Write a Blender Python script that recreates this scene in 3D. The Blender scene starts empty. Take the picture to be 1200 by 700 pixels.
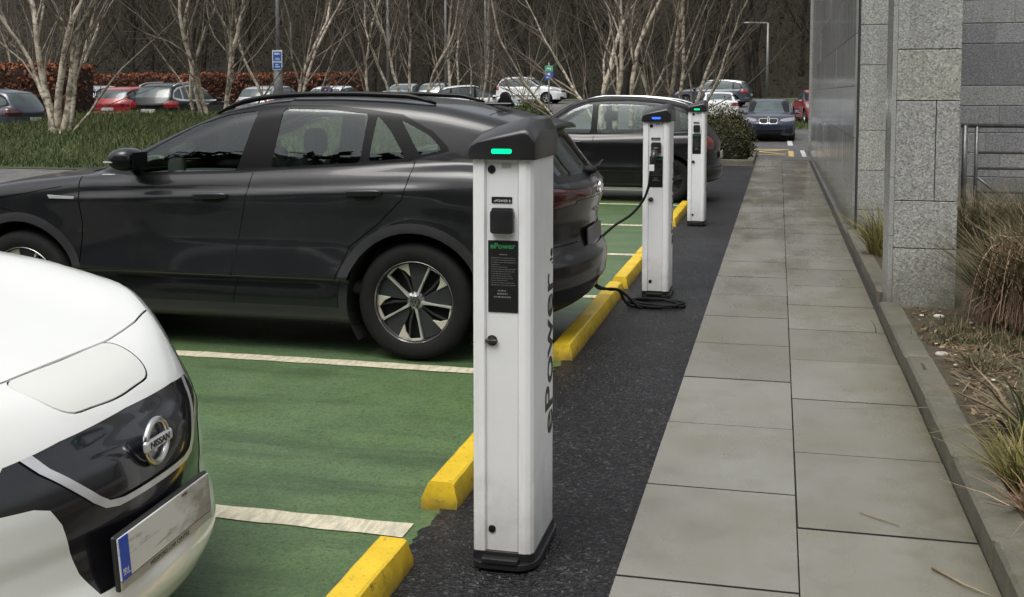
import bpy, bmesh, math, random
import numpy as np
from mathutils import Vector, Matrix, Euler

SC = bpy.context.scene
COL = SC.collection
PI = math.pi
R = math.radians

# ------------------------------------------------------------------ objects
def link(o, parent=None):
    COL.objects.link(o)
    if parent is not None:
        o.parent = parent
    return o

def tag(o, label=None, cat=None, group=None, kind=None):
    if label: o['label'] = label
    if cat: o['category'] = cat
    if group: o['group'] = group
    if kind: o['kind'] = kind
    return o

def empty(name, loc=(0, 0, 0), rz=0.0, label=None, cat=None, group=None):
    o = bpy.data.objects.new(name, None)
    o.empty_display_size = 0.2
    link(o)
    o.location = loc
    o.rotation_euler = (0, 0, rz)
    return tag(o, label, cat, group)

def copy_tree(o, parent=None):
    c = o.copy()
    COL.objects.link(c)
    c.parent = parent
    for ch in list(o.children):
        copy_tree(ch, c)
    return c

class MB:
    """collects simple shapes; build() links them as ONE mesh object"""
    def __init__(s):
        s.v = []; s.f = []; s.m = []; s.cur = 0; s.smooth = []; s.sm = False
    def add(s, verts, faces):
        b = len(s.v)
        s.v.extend([tuple(map(float, p)) for p in verts])
        for f in faces:
            s.f.append(tuple(i + b for i in f)); s.m.append(s.cur); s.smooth.append(s.sm)
        return s
    def box(s, c, d, rz=0.0, bev=0.0):
        x, y, z = d[0] / 2, d[1] / 2, d[2] / 2
        cr, sr = math.cos(rz), math.sin(rz)
        def T(p): return (c[0] + p[0] * cr - p[1] * sr, c[1] + p[0] * sr + p[1] * cr, c[2] + p[2])
        if bev <= 0:
            vs = [T((i, j, k)) for k in (-z, z) for i, j in ((-x, -y), (x, -y), (x, y), (-x, y))]
            return s.add(vs, [(3, 2, 1, 0), (4, 5, 6, 7), (0, 1, 5, 4), (1, 2, 6, 5), (2, 3, 7, 6), (3, 0, 4, 7)])
        b = min(bev, x * .9, y * .9, z * .9)
        vs = []
        lv = [(-z, b), (-z + b, 0), (z - b, 0), (z, b)]
        for zz, ins in lv:
            X, Y = x - ins, y - ins
            q = b if ins == 0 else b * .6
            for i, j in ((-X + q, -Y), (X - q, -Y), (X, -Y + q), (X, Y - q), (X - q, Y), (-X + q, Y), (-X, Y - q), (-X, -Y + q)):
                vs.append(T((i, j, zz)))
        fs = [tuple(range(7, -1, -1)), tuple(range(24, 32))]
        for k in range(3):
            for i in range(8):
                j = (i + 1) % 8
                fs.append((k * 8 + i, k * 8 + j, k * 8 + 8 + j, k * 8 + 8 + i))
        return s.add(vs, fs)
    def tube(s, pts, rad, n=8, cap=True):
        pts = [Vector(p) for p in pts]
        if not hasattr(rad, '__len__'): rad = [rad] * len(pts)
        vs = []; fs = []
        up = None
        for i, p in enumerate(pts):
            t = (pts[min(i + 1, len(pts) - 1)] - pts[max(i - 1, 0)])
            if t.length < 1e-9: t = Vector((0, 0, 1))
            t.normalize()
            if up is None:
                up = t.orthogonal().normalized()
            up = (up - t * up.dot(t))
            if up.length < 1e-6: up = t.orthogonal()
            up.normalize()
            w = t.cross(up)
            for k in range(n):
                a = 2 * PI * k / n
                vs.append(p + (up * math.cos(a) + w * math.sin(a)) * rad[i])
        for i in range(len(pts) - 1):
            for k in range(n):
                j = (k + 1) % n
                fs.append((i * n + k, i * n + j, i * n + n + j, i * n + n + k))
        if cap:
            fs.append(tuple(range(n - 1, -1, -1)))
            fs.append(tuple((len(pts) - 1) * n + k for k in range(n)))
        return s.add(vs, fs)
    def lathe(s, prof, axis='z', c=(0, 0, 0), n=32, close=True):
        """prof: list of (r, h)"""
        vs = []; fs = []
        for r, h in prof:
            for k in range(n):
                a = 2 * PI * k / n
                u, v = r * math.cos(a), r * math.sin(a)
                p = {'z': (u, v, h), 'y': (u, h, v), 'x': (h, u, v)}[axis]
                vs.append((p[0] + c[0], p[1] + c[1], p[2] + c[2]))
        for i in range(len(prof) - 1):
            for k in range(n):
                j = (k + 1) % n
                fs.append((i * n + k, i * n + j, i * n + n + j, i * n + n + k))
        if close:
            if prof[0][0] > 1e-5: fs.append(tuple(range(n - 1, -1, -1)))
            if prof[-1][0] > 1e-5: fs.append(tuple((len(prof) - 1) * n + k for k in range(n)))
        return s.add(vs, fs)
    def prism(s, poly, h0, h1, axis='z'):
        """poly 2D extruded along axis between h0 and h1"""
        n = len(poly)
        def P(p, h): return {'z': (p[0], p[1], h), 'y': (p[0], h, p[1]), 'x': (h, p[0], p[1])}[axis]
        vs = [P(p, h0) for p in poly] + [P(p, h1) for p in poly]
        fs = [tuple(range(n - 1, -1, -1)), tuple(range(n, 2 * n))]
        for i in range(n):
            j = (i + 1) % n
            fs.append((i, j, n + j, n + i))
        return s.add(vs, fs)
    def ellipsoid(s, c, d, n=20, m=12, p=1.0):
        vs = []; fs = []
        sg = lambda v: math.copysign(abs(v) ** p, v)
        for i in range(m + 1):
            th = PI * i / m
            for k in range(n):
                a = 2 * PI * k / n
                vs.append((c[0] + d[0] * sg(math.sin(th)) * sg(math.cos(a)), c[1] + d[1] * sg(math.sin(th)) * sg(math.sin(a)), c[2] + d[2] * sg(math.cos(th))))
        for i in range(m):
            for k in range(n):
                j = (k + 1) % n
                fs.append((i * n + k, i * n + n + k, i * n + n + j, i * n + j))
        return s.add(vs, fs)
    def build(s, name, mats, parent=None, smooth=None, bevel=0, loc=None, fixn=True):
        me = bpy.data.meshes.new(name)
        me.from_pydata(s.v, [], s.f)
        if not isinstance(mats, (list, tuple)): mats = [mats]
        for m in mats: me.materials.append(m)
        bm = bmesh.new(); bm.from_mesh(me)
        bm.faces.ensure_lookup_table()
        for i, f in enumerate(bm.faces):
            f.material_index = s.m[i]; f.smooth = s.smooth[i]
        if fixn: bmesh.ops.recalc_face_normals(bm, faces=bm.faces)
        bmesh.ops.dissolve_degenerate(bm, dist=1e-6, edges=bm.edges)
        if bevel > 0:
            es = [e for e in bm.edges if len(e.link_faces) == 2 and e.calc_face_angle(0) > R(25)]
            bmesh.ops.bevel(bm, geom=es, offset=bevel, segments=2, affect='EDGES', profile=.6, clamp_overlap=True)
        bm.to_mesh(me); bm.free()
        if smooth is not None:
            me.polygons.foreach_set('use_smooth', [True] * len(me.polygons))
            me.set_sharp_from_angle(angle=R(smooth))
        me.update()
        o = bpy.data.objects.new(name, me)
        link(o, parent)
        if loc is not None: o.location = loc
        return o

def np_mesh(name, V, F, mats, parent=None, smooth=False, midx=None, attr=None):
    V = np.asarray(V, dtype=np.float32); F = np.asarray(F, dtype=np.int32)
    me = bpy.data.meshes.new(name)
    k = F.shape[1]
    me.vertices.add(len(V)); me.vertices.foreach_set('co', V.ravel())
    me.loops.add(F.size); me.loops.foreach_set('vertex_index', F.ravel())
    me.polygons.add(len(F))
    me.polygons.foreach_set('loop_start', np.arange(0, F.size, k, dtype=np.int32))
    me.polygons.foreach_set('use_smooth', np.full(len(F), bool(smooth)))
    if not isinstance(mats, (list, tuple)): mats = [mats]
    for m in mats: me.materials.append(m)
    if midx is not None: me.polygons.foreach_set('material_index', np.asarray(midx, dtype=np.int32))
    if attr is not None:
        a = me.attributes.new('tint', 'FLOAT', 'POINT')
        a.data.foreach_set('value', np.asarray(attr, dtype=np.float32))
    me.update(calc_edges=True); me.validate()
    o = bpy.data.objects.new(name, me)
    return link(o, parent)

def text_obj(name, body, size, m, parent, loc, rot, ext=0.0005, sx=1.0, align='CENTER', bold=0.0):
    cu = bpy.data.curves.new(name, 'FONT')
    cu.body = body; cu.size = size; cu.extrude = ext; cu.align_x = align; cu.align_y = 'CENTER'
    cu.offset = bold
    t = bpy.data.objects.new(name + '_src', cu)
    COL.objects.link(t)
    dg = bpy.context.evaluated_depsgraph_get()
    me = bpy.data.meshes.new_from_object(t.evaluated_get(dg))
    bpy.data.objects.remove(t); bpy.data.curves.remove(cu)
    me.materials.clear(); me.materials.append(m)
    o = bpy.data.objects.new(name, me)
    link(o, parent)
    o.location = loc; o.rotation_euler = rot; o.scale = (sx, 1, 1)
    return o

# ------------------------------------------------------------------ materials
def nodes(m):
    nt = m.node_tree
    return nt, nt.nodes, nt.links

def newmat(name):
    m = bpy.data.materials.new(name); m.use_nodes = True
    return m, m.node_tree.nodes['Principled BSDF']

def ramp(nt, stops):
    r = nt.nodes.new('ShaderNodeValToRGB')
    el = r.color_ramp.elements
    while len(el) < len(stops): el.new(.5)
    for e, (p, c) in zip(el, stops):
        e.position = p; e.color = (c[0], c[1], c[2], 1) if hasattr(c, '__len__') else (c, c, c, 1)
    return r

def noise(nt, vec, scale, detail=4, rough=.55, dist=0.0):
    n = nt.nodes.new('ShaderNodeTexNoise')
    n.inputs['Scale'].default_value = scale; n.inputs['Detail'].default_value = detail
    n.inputs['Roughness'].default_value = rough; n.inputs['Distortion'].default_value = dist
    if vec is not None: nt.links.new(vec, n.inputs['Vector'])
    return n.outputs['Fac']

def coords(nt, kind='Object', scale=None, rot=None):
    if kind == 'World':
        g = nt.nodes.new('ShaderNodeNewGeometry'); o = g.outputs['Position']
    else:
        o = nt.nodes.new('ShaderNodeTexCoord').outputs[kind]
    if scale is not None or rot is not None:
        mp = nt.nodes.new('ShaderNodeMapping')
        if scale is not None: mp.inputs['Scale'].default_value = scale
        if rot is not None: mp.inputs['Rotation'].default_value = rot
        nt.links.new(o, mp.inputs['Vector']); o = mp.outputs['Vector']
    return o

def mix(nt, fac, a, b, mode='MIX'):
    m = nt.nodes.new('ShaderNodeMix'); m.data_type = 'RGBA'; m.blend_type = mode
    for v, s in ((fac, m.inputs[0]), (a, m.inputs[6]), (b, m.inputs[7])):
        if isinstance(v, bpy.types.NodeSocket): nt.links.new(v, s)
        elif hasattr(v, '__len__'): s.default_value = (v[0], v[1], v[2], 1)
        else: s.default_value = v
    return m.outputs[2]

def mrange(nt, v, a, b, c, d):
    m = nt.nodes.new('ShaderNodeMapRange')
    nt.links.new(v, m.inputs[0])
    for i, x in enumerate((a, b, c, d)): m.inputs[i + 1].default_value = x
    return m.outputs[0]

def bump(nt, h, strength, dist=.01, prev=None):
    b = nt.nodes.new('ShaderNodeBump')
    b.inputs['Strength'].default_value = strength; b.inputs['Distance'].default_value = dist
    nt.links.new(h, b.inputs['Height'])
    if prev is not None: nt.links.new(prev, b.inputs['Normal'])
    return b.outputs['Normal']

def pmat(name, col, rough=.5, metal=0.0, var=.15, vs=6.0, coat=0.0, bs=None, bst=.2, bd=.005, spec=.5, space='Object', rvar=0.0, dirt=None):
    """principled with noise variation in colour / roughness and a fine bump"""
    m, b = newmat(name)
    nt = m.node_tree
    v = coords(nt, space)
    n = noise(nt, v, vs, 5)
    lo = tuple(max(0, c * (1 - var)) for c in col); hi = tuple(min(1, c * (1 + var)) for c in col)
    r = ramp(nt, [(.3, lo), (.7, hi)])
    nt.links.new(n, r.inputs[0]); out = r.outputs[0]
    if dirt:
        dc, dscale, damt = dirt
        dn = noise(nt, v, dscale, 6, .65)
        out = mix(nt, mrange(nt, dn, .5, .75, 0, damt), out, dc)
    nt.links.new(out, b.inputs['Base Color'])
    b.inputs['Roughness'].default_value = rough
    if rvar: nt.links.new(mrange(nt, noise(nt, v, vs * 2.3, 4), .3, .7, max(0.02, rough - rvar), rough + rvar), b.inputs['Roughness'])
    b.inputs['Metallic'].default_value = metal
    b.inputs['Specular IOR Level'].default_value = spec
    b.inputs['Coat Weight'].default_value = coat
    b.inputs['Coat Roughness'].default_value = .04
    if bs: nt.links.new(bump(nt, noise(nt, v, bs, 3), bst, bd), b.inputs['Normal'])
    return m

def emat(name, col, s):
    m, b = newmat(name)
    nt = m.node_tree
    b.inputs['Base Color'].default_value = (*col, 1)
    b.inputs['Emission Color'].default_value = (*col, 1)
    b.inputs['Emission Strength'].default_value = s
    b.inputs['Roughness'].default_value = .3
    return m

def glassmat(name, tint, refl=1.75):
    m = bpy.data.materials.new(name); m.use_nodes = True
    nt = m.node_tree; nt.nodes.clear()
    out = nt.nodes.new('ShaderNodeOutputMaterial')
    tr = nt.nodes.new('ShaderNodeBsdfTransparent'); tr.inputs[0].default_value = (*tint, 1)
    gl = nt.nodes.new('ShaderNodeBsdfGlossy'); gl.inputs['Roughness'].default_value = .02
    fr = nt.nodes.new('ShaderNodeFresnel'); fr.inputs[0].default_value = refl
    v = coords(nt, 'Object')
    sm = noise(nt, v, 3.0, 3)
    nt.links.new(mrange(nt, sm, .2, .8, .0, .012), gl.inputs['Roughness'])
    gl.inputs[0].default_value = (.8, .85, .85, 1)
    mx = nt.nodes.new('ShaderNodeMixShader')
    nt.links.new(fr.outputs[0], mx.inputs[0]); nt.links.new(tr.outputs[0], mx.inputs[1]); nt.links.new(gl.outputs[0], mx.inputs[2])
    nt.links.new(mx.outputs[0], out.inputs[0])
    return m

def tintmat(name, stops, rough=.7, spec=.3, trans=0.0, ns=None):
    """colour by per-leaf 'tint' attribute"""
    m, b = newmat(name)
    nt = m.node_tree
    a = nt.nodes.new('ShaderNodeAttribute'); a.attribute_name = 'tint'
    r = ramp(nt, stops)
    nt.links.new(a.outputs['Fac'], r.inputs[0])
    out = r.outputs[0]
    if ns:
        out = mix(nt, mrange(nt, noise(nt, coords(nt, 'World'), ns, 4), .35, .65, 0, .75), out, (out.default_value[0],) * 3 if False else (stops[0][1][0] * .6, stops[0][1][1] * .6, stops[0][1][2] * .6))
    nt.links.new(out, b.inputs['Base Color'])
    b.inputs['Roughness'].default_value = rough; b.inputs['Specular IOR Level'].default_value = spec
    return m
# ------------------------------------------------------------------ car bodies
def table(pts, s=.05, step=.005):
    pts = sorted(pts)
    x = np.array([p[0] for p in pts], float); y = np.array([p[1] for p in pts], float)
    xs = np.arange(x[0] - .3, x[-1] + .3, step)
    ys = np.interp(xs, x, y)
    n = max(1, int(s / step))
    if n > 1:
        k = np.ones(n) / n
        for _ in range(2):
            yp = np.pad(ys, (n, n), mode='edge')
            ys = np.convolve(yp, k, mode='same')[n:-n]
    return xs, ys, np.gradient(ys, step)

def smax(a, b, k):
    h = np.maximum(k - np.abs(a - b), 0) / k
    return np.maximum(a, b) + h * h * k * .25
def smin(a, b, k): return -smax(-a, -b, k)

def make_F(S):
    T = {k: table(S[k], S.get('s_' + k, d)) for k, d in (('deck', .12), ('roof', .14), ('xf', .05), ('xr', .05), ('sec', .05), ('plan', .3), ('Wg', .25), ('zb', .2))}
    def ev(k, x): return np.interp(x, T[k][0], T[k][1])
    def sl(k, x): return np.interp(x, T[k][0], T[k][2])
    W, wb = S['W'], S['wb']
    xmid = S.get('xmid', wb * .4)
    extra = S.get('extra')
    def F(P):
        x, y, z = P[:, 0], P[:, 1], P[:, 2]
        a = np.abs(y)
        Wl = W * ev('plan', x) * ev('sec', z)
        for wx in (0.0, wb):
            r = np.sqrt((x - wx) ** 2 + (z - S['rw']) ** 2)
            Wl = Wl + S['flare'] * np.exp(-((r - S['ra']) / .085) ** 2)
        if extra is not None: Wl = Wl + extra(x, z)
        side = (a - Wl)
        dk = ev('deck', x) + S.get('dcrown', .05) * (1 - (a / W) ** 2) * np.clip((x - wb * .45) / .8, 0, 1)
        if S.get('ridge') is not None: dk = dk + S['ridge'](x, a)
        top = (z - dk) / np.sqrt(1 + np.minimum(sl('deck', x) ** 2, 9))
        q = np.clip(a / W, 0, 1.2)
        fr = (x - ev('xf', z) + S['kf'] * q ** S['pf']) / np.sqrt(1 + np.minimum(sl('xf', z) ** 2, 4))
        re = (ev('xr', z) - x + S['kr'] * q ** S['pr']) / np.sqrt(1 + np.minimum(sl('xr', z) ** 2, 4))
        lo = smax(side, top, S.get('rt', .09))
        lo = smax(lo, smax(fr, re, .01), S.get('re', .07))
        lo = smax(lo, ev('zb', x) - z, .05)
        gs = (a - (ev('Wg', x) - S['tum'] * (z - S['zref']) - .25 * np.maximum(z - S['zref'], 0) ** 2)) * .93
        c = np.where(x > xmid, S.get('cf', .30), -S.get('cr', .16))
        xe = x + c * a * a
        rz = ev('roof', xe) - S.get('crown', .05) * a * a
        gt = (z - rz) / np.sqrt(1 + np.minimum(sl('roof', xe) ** 2, 6))
        up = smax(gs, gt, S.get('rr', .11))
        up = smax(smax(up, .5 - z, .02), np.maximum(fr, re), .05)
        return smin(lo, up, S.get('rj', .035))
    return F, ev

def grad(F, P):
    e = 2e-3
    G = np.empty_like(P)
    for i in range(3):
        d = np.zeros(3); d[i] = e
        G[:, i] = F(P + d) - F(P - d)
    n = np.linalg.norm(G, axis=1, keepdims=True)
    return G / np.maximum(n, 1e-9)

class Shell:
    def __init__(s, S, nst, nang, ncap):
        s.F, s.ev = make_F(S); s.S = S
        xr = min(p[1] for p in S['xr']); xf = max(p[1] for p in S['xf'])
        xa, xb, z0 = xr + .72, xf - .72, .60
        O = []; D = []
        ph = 2 * PI * np.arange(nang) / nang
        ring = np.stack([np.zeros(nang), np.sin(ph), -np.cos(ph)], 1)
        def addring(x, ax):
            t = ax
            d = ring * math.cos(t); d[:, 0] = math.sin(t)
            O.append(np.tile([x, 0, z0], (nang, 1))); D.append(d)
        caps = [PI / 2 * (i + .5) / ncap for i in range(ncap)]
        for t in reversed(caps): addring(xa, -t)
        for x in np.linspace(xa, xb, nst): addring(x, 0)
        for t in caps: addring(xb, t)
        O = np.concatenate(O); D = np.concatenate(D)
        lo = np.zeros(len(O)); hi = np.full(len(O), np.nan)
        for t in np.linspace(.08, 2.6, 42):
            f = s.F(O + D * t)
            newhit = np.isnan(hi) & (f > 0)
            hi[newhit] = t
            lo = np.where(np.isnan(hi), t, lo)
        hi = np.where(np.isnan(hi), 2.6, hi)
        for _ in range(18):
            mid = (lo + hi) / 2
            f = s.F(O + D * mid[:, None])
            hi = np.where(f > 0, mid, hi); lo = np.where(f > 0, lo, mid)
        V = O + D * hi[:, None]
        nr = len(V) // nang
        s.v = [tuple(p) for p in V]
        s.f = []
        for i in range(nr - 1):
            for k in range(nang):
                j = (k + 1) % nang
                s.f.append([i * nang + j, i * nang + nang + j, i * nang + nang + k, i * nang + k])
        s.f.append([k for k in reversed(range(nang))])
        s.f.append([(nr - 1) * nang + k for k in range(nang)])
        s.lab = ['body'] * len(s.f)
        s.cache = {}
        s.off = {}
        s._arr()
        N = s.n
        for i in range(len(s.f)):
            if N[i, 2] < -.75: s.lab[i] = 'underbody'
    def _arr(s, ids=None):
        """bbox, centre and normal of every (new or changed) face"""
        n = len(s.f)
        if ids is None:
            ids = list(range(n))
            s.mx = np.empty((n, 3)); s.mn = np.empty((n, 3)); s.c = np.empty((n, 3)); s.n = np.empty((n, 3))
        elif n > len(s.mx):
            k = n - len(s.mx)
            s.mx, s.mn, s.c, s.n = (np.concatenate([a, np.empty((k, 3))]) for a in (s.mx, s.mn, s.c, s.n))
        if not len(ids): return
        by = {}
        for i in ids: by.setdefault(len(s.f[i]), []).append(i)
        for L, idx in by.items():
            A = np.array([[s.v[k] for k in s.f[i]] for i in idx])
            s.mx[idx] = A.max(1); s.mn[idx] = A.min(1); s.c[idx] = A.mean(1)
        ids = np.asarray(ids)
        s.n[ids] = grad(s.F, s.c[ids])
    def cut(s, name, poly, ax='side', src=('body',), off=None, ymin=None, mirror=False, thr=.22, sgn=0):
        if mirror:
            s.cut(name, poly, ax, src, off, ymin, False, thr, sgn)
            return s.cut(name, [(p[0], -p[1]) if ax == 'top' else (-p[0], p[1]) for p in poly], ax, src, off, ymin, False, thr, sgn)
        if off is not None: s.off[name] = off
        A = {'side': (0, 2), 'top': (0, 1), 'front': (1, 2), 'rear': (1, 2)}[ax]
        N = s.n
        ok = {'side': np.abs(N[:, 1]) > thr, 'top': N[:, 2] > thr, 'front': (N[:, 0] > thr) & (s.c[:, 0] > s.S['wb'] * .62), 'rear': (N[:, 0] < -thr) & (s.c[:, 0] < s.S['wb'] * .3)}[ax]
        if ymin is not None: ok = np.abs(s.c[:, 1]) > ymin
        if sgn: ok = ok & (s.c[:, 1] * sgn > 0)
        P = np.array(poly, float)
        lo, hi = P.min(0), P.max(0)
        ok &= (s.mx[:, A[0]] >= lo[0]) & (s.mn[:, A[0]] <= hi[0]) & (s.mx[:, A[1]] >= lo[1]) & (s.mn[:, A[1]] <= hi[1])
        cand = [int(i) for i in np.where(ok)[0] if s.lab[i] in src]
        if not cand: return
        work = [(i, s.f[i]) for i in cand]
        n = len(P)
        for e in range(n):
            p, q = P[e], P[(e + 1) % n]
            d = q - p; Ln = math.hypot(*d)
            if Ln < 1e-7: continue
            d = d / Ln
            el0, el1 = min(p[0], q[0]) - 1e-6, max(p[0], q[0]) + 1e-6
            em0, em1 = min(p[1], q[1]) - 1e-6, max(p[1], q[1]) + 1e-6
            out = []
            for (src_i, f) in work:
                pts = [(s.v[k][A[0]], s.v[k][A[1]]) for k in f]
                if max(u for u, w in pts) < el0 or min(u for u, w in pts) > el1 or max(w for u, w in pts) < em0 or min(w for u, w in pts) > em1:
                    out.append((src_i, f)); continue
                dist = [-(u - p[0]) * d[1] + (w - p[1]) * d[0] for u, w in pts]
                if min(dist) > -1e-6 or max(dist) < 1e-6:
                    out.append((src_i, f)); continue
                a, b, ts = [], [], []
                m = len(f)
                for i in range(m):
                    j = (i + 1) % m
                    di, dj = dist[i], dist[j]
                    if di >= -1e-6: a.append(f[i])
                    if di <= 1e-6: b.append(f[i])
                    if abs(di) <= 1e-6: ts.append((pts[i][0] - p[0]) * d[0] + (pts[i][1] - p[1]) * d[1])
                    if (di > 1e-6 and dj < -1e-6) or (di < -1e-6 and dj > 1e-6):
                        t = di / (di - dj)
                        va, vb = s.v[f[i]], s.v[f[j]]
                        co = tuple(va[k] + (vb[k] - va[k]) * t for k in range(3))
                        key = (round(co[0], 5), round(co[1], 5), round(co[2], 5))
                        ix = s.cache.get(key)
                        if ix is None:
                            ix = len(s.v); s.v.append(co); s.cache[key] = ix
                        a.append(ix); b.append(ix)
                        ts.append((co[A[0]] - p[0]) * d[0] + (co[A[1]] - p[1]) * d[1])
                if len(ts) < 2 or max(ts) < 1e-6 or min(ts) > Ln - 1e-6 or len(a) < 3 or len(b) < 3:
                    out.append((src_i, f)); continue
                out.append((src_i, a)); out.append((src_i, b))
            work = out
        # classify
        done = set()
        px, py = P[:, 0], P[:, 1]
        qx, qy = np.roll(px, -1), np.roll(py, -1)
        n0 = len(s.f); ch = {}
        for (i, f) in work: ch[i] = ch.get(i, 0) + 1
        for (i, f) in work:
            cx = sum(s.v[k][A[0]] for k in f) / len(f); cy = sum(s.v[k][A[1]] for k in f) / len(f)
            cond = (py > cy) != (qy > cy)
            with np.errstate(divide='ignore', invalid='ignore'):
                xi = (qx - px) * (cy - py) / (qy - py) + px
            inside = bool(np.count_nonzero(cond & (cx < xi)) % 2)
            lb = name if inside else s.lab[i] if i not in done else s._old[i]
            if i not in done:
                if not hasattr(s, '_old'): s._old = {}
                s._old[i] = s.lab[i]
                done.add(i)
                s.f[i] = f; s.lab[i] = name if inside else s._old[i]
            else:
                s.f.append(f); s.lab.append(name if inside else s._old[i])
        s._arr([i for i, k in ch.items() if k > 1] + list(range(n0, len(s.f))))
    def strip(s, name, pts, w, ax='side', src=('body',), off=None, mirror=False, thr=.22):
        """a thin band along a polyline"""
        L, Rr = [], []
        n = len(pts)
        for i in range(n):
            p0 = Vector(pts[max(i - 1, 0)]); p1 = Vector(pts[min(i + 1, n - 1)])
            t = (p1 - p0).normalized(); nn = Vector((-t.y, t.x)) * w / 2
            q = Vector(pts[i])
            L.append(tuple(q + nn)); Rr.append(tuple(q - nn))
        s.cut(name, L + Rr[::-1], ax, src, off, None, mirror, thr)
    def build(s, parent, spec, rims=(), delete=('arch',)):
        """spec: label -> (part name, material, split into islands?)"""
        V = np.array(s.v); N = grad(s.F, V)
        by = {}
        for f, l in zip(s.f, s.lab):
            if l in delete: continue
            by.setdefault(l, []).append(f)
        res = {}
        for lb, (nm, m, split) in spec.items():
            fs = by.get(lb)
            if not fs: continue
            groups = [fs]
            if split:
                par = {}
                def find(a):
                    while par.setdefault(a, a) != a:
                        par[a] = par[par[a]]; a = par[a]
                    return a
                for f in fs:
                    r0 = find(f[0])
                    for k in f[1:]: par[find(k)] = r0
                g = {}
                for f in fs: g.setdefault(find(f[0]), []).append(f)
                groups = [x for x in g.values() if len(x) > 3]
            for gf in groups:
                used = {}; vs = []; ns = []; ff = []
                o = s.off.get(lb, 0.0)
                for f in gf:
                    t = []
                    for k in f:
                        if k not in used:
                            used[k] = len(vs); vs.append(V[k] - N[k] * o); ns.append(N[k])
                        if not t or (t[-1] != used[k] and t[0] != used[k]): t.append(used[k])
                    if len(t) > 2 and len(set(t)) == len(t): ff.append(t)
                if lb in rims:
                    cnt = {}
                    for t in ff:
                        for i in range(len(t)):
                            a, b = t[i], t[(i + 1) % len(t)]
                            cnt[(a, b)] = 1
                    inn = {}
                    rimf = []
                    for (a, b) in list(cnt):
                        if (b, a) in cnt: continue
                        q = []
                        for k in (b, a):
                            if k not in inn:
                                inn[k] = len(vs); vs.append(vs[k] - ns[k] * .014); ns.append(ns[k])
                            q.append(inn[k])
                        rimf.append([b, a, q[1], q[0]])
                    ff += rimf
                me = bpy.data.meshes.new(nm)
                me.from_pydata([tuple(p) for p in vs], [], ff)
                me.materials.append(m)
                me.polygons.foreach_set('use_smooth', [True] * len(me.polygons))
                me.update()
                if len(me.vertices) == len(ns):
                    at = me.attributes.new('custom_normal', 'FLOAT_VECTOR', 'POINT')
                    at.data.foreach_set('vector', np.asarray(ns, dtype=np.float32).ravel())
                ob = bpy.data.objects.new(nm, me)
                link(ob, parent)
                res.setdefault(nm, []).append(ob)
        return res

def circle(cx, cy, r, n=40): return [(cx + r * math.cos(2 * PI * i / n), cy + r * math.sin(2 * PI * i / n)) for i in range(n)]

def rnd(poly, r=.03, n=4):
    """polygon with rounded corners"""
    out = []
    m = len(poly)
    for i in range(m):
        p = Vector(poly[i]); a = Vector(poly[i - 1]) - p; b = Vector(poly[(i + 1) % m]) - p
        q = min(r, a.length * .45, b.length * .45)
        A = p + a.normalized() * q; B = p + b.normalized() * q
        for k in range(n + 1):
            t = k / n
            out.append(tuple(A * (1 - t) ** 2 + p * 2 * t * (1 - t) + B * t * t))
    return out

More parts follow.
